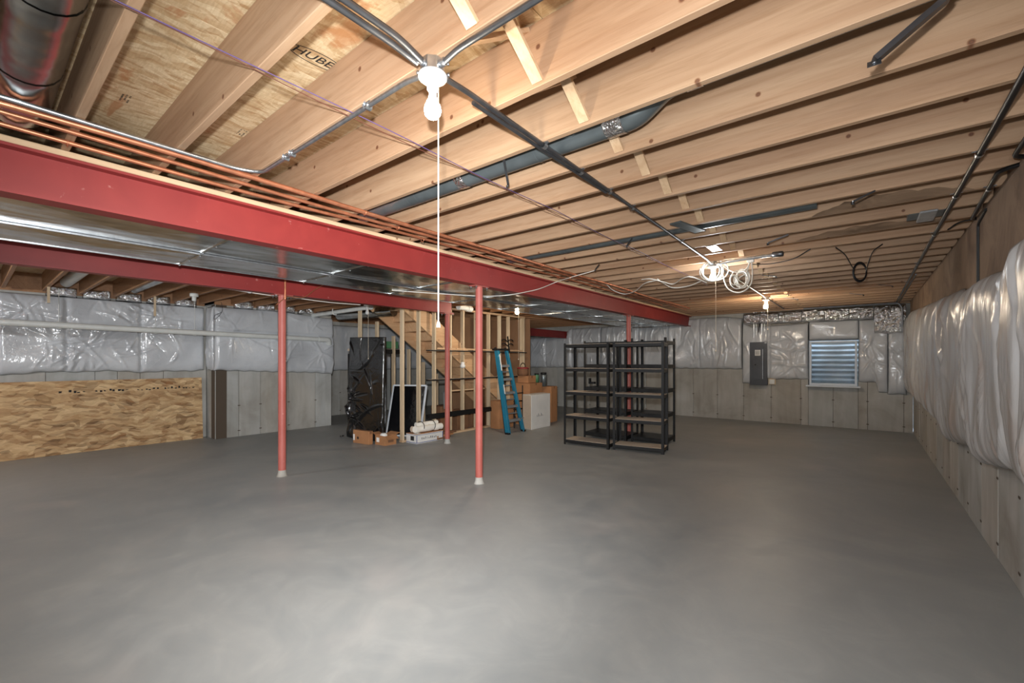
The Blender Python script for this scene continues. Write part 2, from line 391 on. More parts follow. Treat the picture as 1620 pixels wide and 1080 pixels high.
# cross bridging between joists
for k in range(1, 29):
    ya = JY0 + k * SP; yb = ya + SP - .038
    if yb > 12.2: break
    part('bridging_board', MB().bar((-1.14, ya + .004, JT - .02), (-1.14, yb - .004, JZ + .02), .056, .019, (0, 0, 1)), 'joistY', ceil)
    part('bridging_board', MB().bar((-1.215, ya + .004, JZ + .02), (-1.215, yb - .004, JT - .02), .056, .019, (0, 0, 1)), 'joistY', ceil)
# brown stain / wane patches: bark edge remains on two far joists are part of the lumber
# maker's stamp on the subfloor
def flat_text(body, size, loc, rz, parent, name='ink_stamp', mat='ink', rot=None, ext=.0004, italic=0):
    cu = bpy.data.curves.new(name, 'FONT'); cu.body = body; cu.size = size; cu.align_x = 'CENTER'; cu.align_y = 'CENTER'; cu.extrude = ext; cu.shear = italic
    ob = bpy.data.objects.new(name, cu); COL.objects.link(ob)
    bpy.context.view_layer.update(); dg = bpy.context.evaluated_depsgraph_get(); me = bpy.data.meshes.new_from_object(ob.evaluated_get(dg))
    bpy.data.objects.remove(ob); me.materials.clear(); me.materials.append(M[mat])
    o = bpy.data.objects.new(name, me); COL.objects.link(o); o.parent = parent
    off = rootloc(parent); o.location = Vector(loc) - off; o.rotation_euler = rot or (math.pi, 0, rz); return o
zs = JT - .0012
a1 = AZ(474, 80, zs); a2 = AZ(529, 107, zs); mid = (a1 + a2) / 2; dv = a2 - a1; ang = math.atan2(dv.y, dv.x)
flat_text('HUBER', .078, mid, 0, ceil, rot=(math.pi, 0, ang), italic=.2)
ring = MB(); n = 40
for rr in ((.142, .055), ):
    ov = []
    for i in range(n):
        t = 2 * math.pi * i / n; 
        for q in (1, .95): ov.append(Vector((rr[0] * q * math.cos(t), rr[1] * (q if q == 1 else .9) * math.sin(t), 0)))
    R3 = Matrix.Rotation(ang, 3, 'Z'); ov = [R3 @ p + mid for p in ov]
    ring.add(ov, [(2 * i, 2 * i + 1, (2 * i + 3) % (2 * n), (2 * i + 2) % (2 * n)) for i in range(n)])
part('ink_oval', ring, 'ink', ceil)
# small panel-grade prints: rows of ticks
for (u, v) in ((66, 118), (188, 158), (372, 212)):
    g = MB(); p = AZ(u, v, zs)
    for r in range(3):
        for c in range(9):
            if random.random() < .75: g.box(p.x + c * .012, p.y + r * .016, zs, p.x + c * .012 + random.uniform(.004, .009), p.y + r * .016 + .008, zs + .0006)
    part('ink_stamp', g, 'ink', ceil, kind='stuff')

# ------------------------------------------------------------------ concrete walls in form panels
def panel_wall(name, p0, p1, nrm, edges, z1, mat='concrete', holes=None):
    """backing slab + one concrete_panel per form, joints recessed; p0->p1 along the face, nrm points into the room"""
    p0, p1, nrm = Vector(p0), Vector(p1), Vector(nrm); d = (p1 - p0); L = d.length; d.normalize()
    def slab(a, b, lo, hi, n0, n1):
        q = [p0 + d * a + nrm * n0, p0 + d * b + nrm * n0, p0 + d * b + nrm * n1, p0 + d * a + nrm * n1]
        return MB().poly([(c.x, c.y, lo) for c in q], (0, 0, hi - lo))
    rects = [(0, L, 0, z1)]
    if holes: rects = [(0, holes[0], 0, z1), (holes[1], L, 0, z1), (holes[0], holes[1], 0, holes[2]), (holes[0], holes[1], holes[3], z1)]
    back = MB()
    for r in rects:
        m = slab(r[0], r[1], r[2], r[3], -.2, -.012); back.add(m.v, m.f)
    root = struct(name, back, 'joint')
    e = [0] + [x for x in edges if .02 < x < L - .02] + [L]
    for a, b in zip(e, e[1:]):
        cuts = [(a, b, 0, z1)]
        if holes and b > holes[0] and a < holes[1]:
            cuts = []
            if a < holes[0]: cuts.append((a, holes[0], 0, z1))
            if b > holes[1]: cuts.append((holes[1], b, 0, z1))
            aa, bb = max(a, holes[0]), min(b, holes[1]); cuts += [(aa, bb, 0, holes[2]), (aa, bb, holes[3], z1)]
        for c in cuts:
            m = slab(c[0] + .003, c[1] - .003, c[2] + .001, c[3], -.014, random.uniform(-.002, .003)); part('concrete_panel', m, mat, root, bevel=.002)
    ties = MB()
    for x in e[1:-1]:
        for z in (.12, .62):
            c = p0 + d * x + nrm * .004; t = d.cross(Vector((0, 0, 1)))
            m = MB().poly([c - d * .022 + Vector((0, 0, z - .008)), c + d * .022 + Vector((0, 0, z - .008)), c + d * .022 + Vector((0, 0, z + .008)), c - d * .022 + Vector((0, 0, z + .008))], nrm * .003)
            ties.add(m.v, m.f)
    if ties.v: part('form_tie', ties, 'joint', root, kind='stuff')
    return root
bx0 = -12.0
seams = [bx0 + .35 + .61 * i for i in range(13)] + [-3.619, -3.011, -2.390, -1.781, -1.168, -.551, .060, .655]
wall_back = panel_wall('wall_back', (bx0, YB, 0), (XR, YB, 0), (0, -1, 0), [s - bx0 for s in seams], 2.72, holes=(-1.02 - bx0, -.10 - bx0, .93, 1.98))
wall_right = panel_wall('wall_right', (XR, YF, 0), (XR, YB, 0), (-1, 0, 0), [.61 * i for i in range(1, 27)], 2.72)
wall_left = panel_wall('wall_left', (XL, YF, 0), (XL, 3.03, 0), (1, 0, 0), [s - YF for s in (-2.4, -1.2, .2, .82, 1.4, 1.69, 2.0, 2.34)], 2.6)
wj = panel_wall('wall_left', (XL, 3.03, 0), (-9.77, 3.03, 0), (0, -1, 0), [], 2.6)
wj2 = panel_wall('wall_left', (-9.77, 3.03, 0), (-9.77, 5.4, 0), (1, 0, 0), [s - 3.03 for s in (3.445, 3.847, 4.42, 5.017)], 2.6)
wj3 = panel_wall('wall_left', (-9.77, 5.4, 0), (-11.47, 5.4, 0), (0, 1, 0), [.8], 2.6)
wj4 = panel_wall('wall_left', (-11.47, 5.4, 0), (-11.47, YB, 0), (1, 0, 0), [.6 * i for i in range(1, 12)], 2.6)
struct('wall_front', MB().box(-12.2, YF - .2, 0, XR + .2, YF, 3.07), 'concrete')
struct('left_light_shell', MB().box(-12.2, YF, 0, -12.0, YB + .2, 3.07), 'concrete')  # added shell outside the left wall, keeps sky light from leaking in
# rims above the concrete
k = NT('stained_upper_wall'); v = k.coord((1, 1, 1), False); n1 = k.noise(v, 2.2, 5, 1, .6)
k.base(k.ramp(n1.outputs[0], [(.3, srgb(112, 90, 72)), (.6, srgb(146, 122, 100))])); k.bump(n1.outputs[0], .3, .02); M['kraft'] = k.set(.85)
part('rim_joist', MB().box(XR - .01, YF, 2.752, XR + .03, YB, JT), 'kraft', wall_right)
part('sill_plate', MB().box(XR - .05, YF, 2.718, XR + .12, YB, 2.748), 'kraft', wall_right)
part('kraft_paper_band', MB().box(XR - .05, YF, 1.9, XR - .008, YB - .1, 2.716), 'kraft', wall_right)
part('rim_joist', MB().box(bx0, YB - .01, 2.72, XR, YB + .04, JT), 'joist', wall_back)
part('sill_plate', MB().box(bx0, YB - .09, 2.72, XR, YB + .1, 2.748), 'joist', wall_back)
part('rim_joist', MB().box(XL - .05, YF, 2.6, XL, 3.0, LT), 'brownjoist', wall_left)
part('rim_joist', MB().box(-9.82, 3.03, 2.6, -9.78, 5.4, LT), 'brownjoist', wj2)
part('rim_joist', MB().box(-11.52, 5.4, 2.6, -11.48, YB, LT), 'brownjoist', wj4)

# ------------------------------------------------------------------ insulation blankets under plastic
def folds(S, Z, n, lmin, lmax, wmin, wmax, amp, ang, spread, rng, focus=None):
    H = np.zeros_like(S); s0, s1, z0, z1 = S.min(), S.max(), Z.min(), Z.max()
    for i in range(n):
        cs, cz = rng.uniform(s0, s1), rng.uniform(z0, z1)
        a = ang + rng.normal(0, spread); l = rng.uniform(lmin, lmax); wd = rng.uniform(wmin, wmax); cv = rng.normal(0, .5)
        if focus is not None and rng.random() < .7:
            f = focus[rng.integers(len(focus))]; r = rng.uniform(.1, .45); a = rng.uniform(0, 2 * math.pi); cs, cz = f[0] + r * math.cos(a), f[1] + r * math.sin(a)
        m = (np.abs(S - cs) < l * 2.2) & (np.abs(Z - cz) < l * 2.2)
        if not m.any(): continue
        ds, dz = S[m] - cs, Z[m] - cz; al = ds * math.cos(a) + dz * math.sin(a); pe = -ds * math.sin(a) + dz * math.cos(a) + cv * al * al
        H[m] += amp * rng.uniform(.3, 1) * np.exp(-(pe / wd) ** 2) * np.exp(-(al / l) ** 2 * 1.6) * rng.choice([1, 1, -.7])
    return H
def blanket(name, o, d, nrm, L, zb, zt, depth, seed, label, mat='poly', res=.02, nf=9, ang=math.pi / 2, spread=.5, seams=(), amp=.022, lr=(.08, .35), wr=(.008, .022), focus=None, zres=None, parent=None, rowz=(), cat='insulation', group=None, hole=None, sedge=True):
    rng = np.random.default_rng(seed); o, d, nrm = Vector(o), Vector(d), Vector(nrm)
    ns = max(4, int(L / res)); ss = np.linspace(0, L, ns + 1)
    zbv = np.array([zb(s) for s in ss]); ztv = np.array([zt(s) for s in ss]); nz = max(4, int((ztv - zbv).max() / (zres or res)))
    tt = np.linspace(0, 1, nz + 1); S = np.repeat(ss[:, None], nz + 1, 1); T = np.repeat(tt[None, :], ns + 1, 0)
    Z = zbv[:, None] + (ztv - zbv)[:, None] * T
    env = np.clip(1 - np.abs(2 * T - 1) ** 7, 0, 1) ** .6 * (np.clip(1 - np.abs(2 * S / L - 1) ** (L * 22), 0, 1) ** .5 if sedge else 1)
    H = depth * env
    for s in seams: H -= depth * .45 * np.exp(-((S - s) / .03) ** 2) * env
    for z in rowz: H -= depth * .3 * np.exp(-((Z - z) / .035) ** 2) * env
    area = L * (ztv - zbv).mean()
    H += folds(S, Z, int(nf * area), lr[0], lr[1], wr[0], wr[1], amp, ang, spread, rng, focus) * np.clip(env * 1.5, 0, 1)
    H += depth * .18 * np.sin(S * 5.1 + seed) * np.sin(Z * 4.3 + seed * 2) * env
    H = np.maximum(H, 0.006)
    P = np.array(o)[None, None] + S[..., None] * np.array(d) + H[..., None] * np.array(nrm); P[..., 2] = Z + 0.006 * np.sin(S * 23 + seed) * (T < .02)
    keep = None
    vs = P.reshape(-1, 3); idx = np.arange((ns + 1) * (nz + 1)).reshape(ns + 1, nz + 1)
    f = np.stack([idx[:-1, :-1], idx[1:, :-1], idx[1:, 1:], idx[:-1, 1:]], -1).reshape(-1, 4)
    me = bpy.data.meshes.new(name); off = Vector(o) + Vector((0, 0, float(zbv[0])))
    me.from_pydata((vs - np.array(off)).tolist(), [], f.tolist()); me.polygons.foreach_set('use_smooth', [True] * len(f)); me.materials.append(M[mat])
    ob = bpy.data.objects.new(name, me)
    COL.objects.link(ob); ob.location = off; tag(ob, label, cat, group)
    md = ob.modifiers.new('t', 'SOLIDIFY'); md.thickness = .002; md.offset = -1
    return ob
def pw(pts):
    xs = [p[0] for p in pts]; ys = [p[1] for p in pts]; return lambda s: float(np.interp(s, xs, ys))
cst = lambda c: (lambda s: c)
# left wall blanket
g = lambda s: 1.32 + .015 * math.sin(3.1 * s) + .01 * math.sin(8 * s)
blanket('insulation_blanket', (-10.24, -3.3, 0), (0, 1, 0), (1, 0, 0), 6.28, g, cst(2.565), .10, 3, 'long grey plastic covered insulation blanket above the strand board sheet', nf=26, spread=.6, seams=(1.2, 2.4, 3.6, 4.35, 5.3), rowz=(2.12,), focus=[(4.2, 1.8), (4.6, 1.75), (5.3, 2.1), (5.6, 2.3), (3.9, 2.3)], amp=.028)
blanket('insulation_blanket', (-10.14, 3.02, 0), (1, 0, 0), (0, -1, 0), .38, cst(1.33), cst(2.57), .05, 31, 'narrow strip of plastic covered insulation on the wall corner left of the first red post', nf=20)
blanket('insulation_blanket', (-9.765, 3.0, 0), (0, 1, 0), (1, 0, 0), 2.42, pw([(0, 1.33), (1.2, 1.27), (2.0, 1.24), (2.42, 1.2)]), pw([(0, 2.56), (1.3, 2.57), (2.42, 2.5)]), .12, 5, 'plastic covered insulation blanket behind the first red post, ending at the outer corner', nf=24, spread=.5, seams=(1.2,), rowz=(2.08,), focus=[(.5, 2.0), (.3, 2.1), (1.4, 1.7), (2.1, 1.7), (1.9, 2.3)], amp=.026)
blanket('insulation_blanket', (-11.46, 5.5, 0), (0, 1, 0), (1, 0, 0), 6.7, cst(1.24), cst(2.5), .10, 8, 'plastic covered insulation blanket deep behind the staircase studs', nf=12, res=.03)
# back wall blankets
bo = lambda x: (x, YB - .01, 0)
def bb(x0, x1, zb, zt, seed, label, **kw):
    o = bo(x0); return blanket('insulation_blanket', o, (1, 0, 0), (0, -1, 0), x1 - x0, zb, zt, .12, seed, label, **kw)
bb(-9.6, -6.35, pw([(0, 1.27), (3.2, 1.3)]), pw([(0, 2.30), (2.0, 2.30), (2.1, 2.55), (3.2, 2.56)]), 11, 'plastic covered insulation blanket on the back wall just right of the blue ladder', nf=22, spread=.4, seams=(1.2, 2.2), amp=.03)
bb(-6.352, -2.41, cst(1.3), pw([(0, 2.55), (1, 2.60), (2.4, 2.64), (3.5, 2.66), (3.9, 2.60)]), 12, 'plastic covered insulation blanket on the back wall behind the black shelving racks', nf=20, spread=.35, seams=(1.2, 2.05, 2.9), amp=.035, wr=(.012, .03), lr=(.15, .5))
bb(-2.412, -1.01, pw([(0, .94), (.35, .95), (.42, 1.06), (1.39, 1.08)]), pw([(0, 2.48), (.2, 2.36), (1.39, 2.40)]), 13, 'plastic covered insulation blanket around the grey breaker panel, left of the window', nf=30, spread=.7, seams=(.6,), focus=[(.9, 1.6), (1.1, 1.4), (.8, 1.8)], amp=.035, wr=(.012, .03))
bb(-1.012, -.085, cst(1.985), cst(2.43), 14, 'short plastic covered insulation strip directly above the window', nf=10, amp=.012)
bb(-.10, .405, pw([(0, 1.05), (.3, 1.04), (.34, .84), (.49, .82)]), cst(2.42), 15, 'plastic covered insulation blanket immediately right of the window', nf=30, spread=.5, focus=[(.2, 1.9), (.2, 1.5)], amp=.035, wr=(.012, .03))
bb(.39, .70, cst(.80), cst(2.16), 16, 'narrow plastic covered insulation strip in the right corner below the foil', nf=30, amp=.03)
# right wall: scalloped blanket
pb = [(1443, 628), (1466, 653), (1489.5, 681), (1490.5, 696), (1531, 705.6), (1532.5, 720), (1545, 732), (1598, 743.6), (1600.6, 762), (1620, 783)]
pt = [(1443, 490), (1470, 478), (1500, 463), (1512, 457), (1516, 462), (1532, 447), (1560, 432), (1588, 424), (1596, 398), (1608, 378), (1620, 368)]
def rw(pts, x):
    q = sorted([(AX(u, v, x).y, AX(u, v, x).z) for u, v in pts]); out = []
    for yy, zz in q:
        if not out or yy > out[-1][0] + .004: out.append((yy, zz))
    return out
yb0 = -1.5
B = [(0, .9)] + [(yy - yb0, zz) for yy, zz in rw(pb, .68)]; Tt = [(0, 2.3)] + [(yy - yb0, zz) for yy, zz in rw(pt, .68)]
blanket('insulation_blanket', (.745, yb0, 0), (0, 1, 0), (-1, 0, 0), 13.75, pw(B), pw(Tt), .10, 21, 'very long draped plastic covered insulation blanket with scalloped hem along the right wall', 'poly2', res=.02, nf=10, ang=math.pi / 2 - .15, spread=.2, amp=.03, lr=(.2, .7), wr=(.012, .05), seams=(5.1, 5.45, 6.75, 8.3, 9.9, 11.4))
# foil faced insulation along the rim of the back wall
def foilpatch(x0, x1, z0, z1, seed, label, y=YB - .1):
    return blanket('foil_insulation', (x0, y, 0), (1, 0, 0), (0, -1, 0), x1 - x0, pw([(0, z0), ((x1 - x0) / 2, z0 - .015), (x1 - x0, z0)]), cst(z1), .09, seed, label, 'foil', res=.014, nf=260, ang=0, spread=2, amp=.03, lr=(.02, .09), wr=(.008, .02), cat='insulation', group='foil batts along the back rim', sedge=False)
xs = [-2.35, -2.0, -1.6, -1.14, -.70, -.26, .16]
FL = ['crumpled foil insulation piece tucked left of the breaker panel conduits', 'crumpled foil insulation piece behind the breaker panel conduits', 'crumpled foil insulation piece just right of the conduits above the panel', 'crumpled foil insulation piece above the left half of the window', 'crumpled foil insulation piece above the right half of the window', 'crumpled foil insulation piece right of the window top']
for i in range(6): foilpatch(xs[i] + .002, xs[i + 1] - .002, 2.42, 2.70, 40 + i, FL[i])
foilpatch(.17, .68, 2.10, 2.70, 50, 'largest crumpled foil insulation piece hanging down in the right back corner')
# foil tucked between joists on the left rims
for i, k in enumerate(range(2, 8)):
    ya = JY0 + k * SP + .01
    if ya > 2.6: break
    blanket('foil_insulation', (XL + .02, ya, 0), (0, 1, 0), (1, 0, 0), SP - .06, cst(2.56), cst(2.72), .08, 60 + i, ['first', 'second', 'third', 'fourth', 'fifth', 'sixth'][i] + ' foil insulation wad from the left between joists above the long grey blanket', 'foil', res=.016, nf=260, ang=0, spread=2, amp=.03, lr=(.02, .08), wr=(.008, .02), group='foil batts along the left rim')
for i, k in enumerate(range(8, 13)):
    ya = JY0 + k * SP + .01
    blanket('foil_insulation', (-9.76, ya, 0), (0, 1, 0), (1, 0, 0), SP - .06, cst(2.55), cst(2.71), .08, 70 + i, ['first', 'second', 'third', 'fourth', 'fifth', 'sixth'][i] + ' foil wad from the left above the blanket behind the leftmost post', 'foil', res=.016, nf=260, ang=0, spread=2, amp=.03, lr=(.02, .08), wr=(.008, .02), group='foil batts behind the first post')

# ------------------------------------------------------------------ window with corrugated well
wx0, wx1, wz0, wz1 = -1.0, -.12, .95, 1.965
win = struct('window_1', MB().box(wx0, YB - .02, wz0, wx0 + .04, YB + .06, wz1).box(wx1 - .04, YB - .02, wz0, wx1, YB + .06, wz1).box(wx0 + .04, YB - .02, wz1 - .04, wx1 - .04, YB + .06, wz1).box(wx0 + .04, YB - .02, wz0, wx1 - .04, YB + .06, wz0 + .045), 'frame', bevel=.004)
part('pane', MB().box(wx0 + .04, YB + .02, wz0 + .045, wx1 - .04, YB + .026, wz1 - .04), 'glass', win)
part('window_sill', MB().box(wx0 - .06, YB - .15, wz0 - .035, wx1 + .06, YB - .02, wz0 - .001), 'frame', win, bevel=.004)
wl = MB(); ncol, nrow = 40, 120; vs = []
for j in range(nrow + 1):
    z = .6 + 1.75 * j / nrow; rr = .62 + .014 * math.sin(z * 2 * math.pi / .118)
    for i in range(ncol + 1):
        t = math.pi * i / ncol; vs.append(((wx0 + wx1) / 2 + rr * math.cos(t), YB + .21 + rr * 1.0 * math.sin(t), z))
wl.add(vs, [(j * (ncol + 1) + i, j * (ncol + 1) + i + 1, (j + 1) * (ncol + 1) + i + 1, (j + 1) * (ncol + 1) + i) for j in range(nrow) for i in range(ncol)], True)
wl.box(wx0 - .3, YB + .21, .55, wx1 + .3, YB + 1.0, .6)
part('window_well', wl, 'well', win)
# real ground outside closes the well to daylight only from above
struct('ground_outside', MB().box(-12, YB + .9, 0, 4, YB + 4, 2.25), 'concrete')

# ------------------------------------------------------------------ steel beams and posts
def ibeam(name, x, y0, y1, z0, z1, hw, label, plate=True):
    t = thing(name, label, 'beam', (x, y0, z0)); tf = .016
    b = MB().box(x - hw, y0, z0, x + hw, y1, z0 + tf).box(x - hw, y0, z1 - tf, x + hw, y1, z1).box(x - .006, y0, z0 + tf, x + .006, y1, z1 - tf)
    part('flanged_beam', b, 'red', t)
    if plate: part('wood_plate', MB().box(x - hw - .005, y0, z1 + .001, x + hw + .005, y1, z1 + .036), 'joistY', t, bevel=.003)
    return t
BX, BX2 = -3.72, -5.98
ibeam('steel_beam', BX, YF, YB - .05, 2.44, 2.712, .07, 'nearest long red steel beam spanning the whole room under the copper pipes')
ibeam('steel_beam', BX2, YF, 5.66, 2.385, 2.618, .06, 'second red steel beam, left of the metal duct, ending over the post by the stairs', plate=False)
sb = ibeam('steel_beam', -7.6, 9.4, YB - .05, 2.24, 2.46, .06, 'short dark red steel beam near the back wall beyond the blue ladder', plate=False)
def post(x, y, zt, label, r=.045, axis='y'):
    t = thing('steel_post', label, 'post', (x, y, 0), group='red steel posts')
    part('post_tube', MB().lathe([(r, 0.004), (r, zt - .012)], (x, y, 0), 24), 'redpost', t)
    part('cap_plate', MB().box(x - .06, y - .12, zt - .012, x + .06, y + .12, zt - .001), 'redpost', t, bevel=.002)
    for a in (-1, 1):
        for b in (-1, 1):
            part('bolt', MB().lathe([(0, -.045), (.006, -.045), (.006, -.02), (.013, -.02), (.013, -.008), (0, -.008)], (x + b * .045, y + a * .095, zt - .004), 6), 'zinc', t)
    part('base_grout', MB().lathe([(r + .022, 0.001), (r + .012, .012), (r + .003, .05), (r + .0005, .08)], (x, y, 0), 20), 'concrete', t, label='pale mortar smear around the foot')
    return t
post(BX2, 2.62, 2.384, 'leftmost red steel post, under the second beam in front of the grey blanket', .047)
post(BX, 3.99, 2.439, 'nearest red steel post, standing clear in the middle of the floor')
post(BX2, 5.56, 2.384, 'red steel post at the corner of the staircase studs', .045)
post(BX, 8.42, 2.439, 'farthest red steel post, behind the black shelving racks')

# ------------------------------------------------------------------ sheet metal trunk ducts between the beams
def trunk(x0, x1, y0, y1, z0, z1, label):
    t = thing('trunk_duct', label, 'duct', ((x0 + x1) / 2, y0, z0)); L = 1.2; y = y0; i = 0
    while y < y1 - .05:
        e = min(y + L, y1); mb = MB(); a, b = y + .002, e - .002; cx, cy = (x0 + x1) / 2, (a + b) / 2; dp = .012 if i % 2 else -.010
        vs = [(x0, a, z0), (x1, a, z0), (x1, b, z0), (x0, b, z0), (cx, cy, z0 - dp), (x0, a, z1), (x1, a, z1), (x1, b, z1), (x0, b, z1)]
        mb.add(vs, [(0, 1, 4), (1, 2, 4), (2, 3, 4), (3, 0, 4), (0, 5, 6, 1), (1, 6, 7, 2), (2, 7, 8, 3), (3, 8, 5, 0), (5, 8, 7, 6)])
        part('duct_section', mb, 'galv', t)
        cl = MB().box(x0 - .004, b - .012, z0 - .010, x1 + .004, b + .014, z0 + .012)
        part('drive_cleat', cl, 'galv', t, bevel=.003)
        sc = MB()
        for xx in (x0 + .02, cx, x1 - .02): sc.lathe([(0, -.02), (.008, -.019), (.010, -.012), (0, -.012)], (xx, b, z0), 6)
        part('screw', sc, 'zinc', t, kind='stuff')
        y = e; i += 1
    part('corner_seam', MB().box(x0 - .006, y0, z0 - .006, x0 + .012, y1, z0 + .008), 'zinc', t); part('corner_seam', MB().box(x1 - .012, y0, z0 - .006, x1 + .006, y1, z0 + .008), 'zinc', t)
    return t
trunk(-4.50, -3.80, YF + .1, 11.9, 2.465, 2.74, 'galvanised sheet metal trunk duct hung right beside the nearest red beam')
trunk(-5.16, -4.53, YF + .1, 11.9, 2.450, 2.74, 'galvanised sheet metal trunk duct running beside the second red beam')

# ------------------------------------------------------------------ copper pipes over the beam
for i, (x, z, lb) in enumerate(((-3.17, 2.728, 'copper pipe farthest from the red beam, just beside the white conduit'), (-3.30, 2.730, 'middle one of the three copper pipes running above the red beam'), (-3.46, 2.735, 'copper pipe closest to the red beam top edge'))):
    t = thing('copper_pipe', lb, 'pipe', (x, YF, z), group='three parallel copper pipes')
    y1 = (10.6, 10.9, 9.7)[i]
    pts = [(x + .012 * math.sin(yy * 1.3 + i * 2), yy, z + .006 * math.sin(yy * 2.1 + i)) for yy in np.arange(YF, y1, .3)]
    part('pipe_run', MB().tube(pts, (.0165, .0125, .0125)[i], 10), 'copper', t)
    for kk in range(-4, 15, 3):
        yy = kk * .84 + i * .42 + .36
        if YF < yy < y1 - .2: part('pipe_strap', MB().tube([(x + .022 * math.cos(a), yy, z - .004 - .02 * math.sin(a)) for a in np.linspace(-.3, math.pi + .3, 9)], .0035, 5), 'copper', t)

# ------------------------------------------------------------------ round ducts in joist bays
def rduct(pts, r, mat, label, rings=(), seg=24, tape=()):
    t = thing('round_duct', label, 'duct', pts[0])
    part('duct_tube', MB().tube(pts, r, seg), mat, t)
    for p, q in rings:
        part('duct_joint', MB().tube([p, q], r + .004, seg, caps=False), mat, t)
    for p, q in tape:
        part('foil_tape', MB().tube([p, q], r + .003, seg, caps=False), 'foil', t)
    return t
zr = 2.852; yr = 2.265
rduct(arc([(-3.55, yr, zr), (-.96, yr, zr), (-.80, yr, 2.955), (XR - .1, yr, 2.955)], .05, 4), .078, 'pipegrey', 'long grey round duct between joists running behind the nearest conduit run',
      [((-2.85, yr, zr), (-2.84, yr, zr)), ((-2.75, yr, zr), (-2.74, yr, zr)), ((-1.60, yr, zr), (-1.59, yr, zr))], tape=[((-2.3, yr, zr), (-2.22, yr, zr)), ((-1.13, yr, zr), (-1.02, yr, zr)), ((-.70, yr, 2.955), (-.62, yr, 2.955))])
rduct([(-3.55, 4.37, 2.84), (-.3, 4.37, 2.84)], .075, 'pipegrey', 'farther grey round duct in a joist bay, halfway down the ceiling', [((-2.7, 4.37, 2.84), (-2.69, 4.37, 2.84))])
rduct([(-3.5, .17, 2.882), (-1.2, .17, 2.882)], .125, 'galv', 'shiny large round duct in the upper left corner of the ceiling', [((-2.95, .17, 2.882), (-2.92, .17, 2.882)), ((-2.30, .17, 2.882), (-2.27, .17, 2.882))])
rduct([(-9.9, 1.02, 2.76), (-6.2, 1.02, 2.76)], .075, 'pvc', 'pale round duct in a joist bay beyond the second beam')
rduct([(-9.9, 1.86, 2.76), (-6.2, 1.86, 2.76)], .07, 'galv', 'galvanised round duct in the next bay beyond the second beam')
rduct([(-8.9, 5.1, 2.50), (-7.3, 5.35, 2.50)], .10, 'galv', 'short shiny round duct hanging above the black wrapped panel')

# ------------------------------------------------------------------ conduits
def conduit(pts, r, label, straps=(), mat='conduit', group=None, rad=.09, name='conduit'):
    P = arc(pts, rad); t = thing(name, label, 'conduit', pts[0], group=group)
    part('conduit_tube', MB().tube(P, r, 10), mat, t)
    for s in straps:
        s = Vector(s); part('conduit_strap', MB().tube([s + Vector((.0, -.016, 0)), s + Vector((0, .016, 0))], r + .006, 10, caps=False).box(s.x - r - .018, s.y - .01, s.z + r - .002, s.x + r + .018, s.y + .01, s.z + r + .003), 'zinc', t)
    return t
L1 = Vector((-1.385, 1.206, 0)); L2 = Vector((-1.47, 5.83, 0)); L3 = Vector((-1.475, 9.63, 0))
cz = JZ - .016
conduit([(-1.365, YF, cz), (-1.365, 1.02, cz), (-1.375, 1.14, cz - .02)], .013, 'steel conduit from the first bulb toward the viewer, right one of a pair')
conduit([(-1.41, YF, cz), (-1.41, 1.02, cz), (-1.40, 1.14, cz - .02)], .013, 'steel conduit from the first bulb toward the viewer, left one of a pair')
conduit([(-1.32, 1.206, cz - .018), (-1.24, 1.206, cz), (XR - .15, 1.206, cz)], .012, 'steel conduit strapped under a joist running right from the first bulb', straps=[(-.6, 1.206, cz)])
conduit([(-1.45, 1.206, cz - .018), (-1.55, 1.206, cz), (-3.04, 1.206, cz), (-3.10, 1.08, cz), (-3.10, YF, cz)], .012, 'steel conduit running left from the first bulb, then turning beside the copper pipes', straps=[(-1.85, 1.206, cz), (-2.70, 1.206, cz), (-2.62, 1.206, cz)], rad=.12, mat='zinc')
conduit([(-1.385, 1.27, cz - .02), (-1.40, 1.42, cz), (-1.47, 5.55, cz), (-1.47, 5.76, cz - .02)], .0125, 'long steel conduit linking the first bulb with the tangle of white cable', straps=[(-1.425, 2.48, cz), (-1.44, 3.32, cz), (-1.455, 4.58, cz), (-1.412, 2.05, cz), (-1.43, 2.9, cz)])
conduit([(-1.437, 1.5, cz), (-1.455, 2.9, cz)], .011, 'short second steel conduit alongside the long run past the first bulb', rad=.02)
conduit([(-1.475, 5.9, cz - .02), (-1.475, 6.05, cz), (-1.475, 9.4, cz), (-1.475, 9.57, cz - .02)], .011, 'steel conduit between the cable tangle and the small bulb near the back')
conduit([(-1.475, 9.70, cz - .02), (-1.475, 9.85, cz), (-1.475, 12.1, cz)], .011, 'steel conduit from the small back bulb on to the back wall', straps=[(-1.475, 11.8, cz)])
X2 = .53
conduit([(X2, YF, cz), (X2, 12.15, cz)], .016, 'long dark steel conduit along the right side of the ceiling', straps=[(X2, JY0 + SP * k - .02, cz) for k in (9, 11, 14, 18, 22, 27)], mat='shadepipe')
conduit([(X2 + .04, 8.4, cz), (X2 + .04, 12.12, cz)], .011, 'thinner steel conduit beside the long right side run, far half only')
conduit([AZ(1640, 252, cz), AZ(1580, 270, cz), AZ(1537, 347, cz), AZ(1538, 348, cz) + Vector((.2, .02, 0))], .014, 'angled dark conduit near the right wall above the insulation', straps=[AZ(1566, 298, cz)], rad=.06, mat='shadepipe')
conduit([AZ(1640, 195, cz), AZ(1612, 235, cz), AZ(1604, 248, cz), AZ(1650, 246, cz)], .013, 'black hooked conduit at the right edge of the picture under the joists', mat='blackwire', rad=.05)
conduit([(.745, 5.0, 2.70), (.745, 5.3, 2.66), (.745, 5.3, 2.05)], .012, 'black tube dropping down the right wall behind the draped blanket', mat='blackwire', rad=.05)
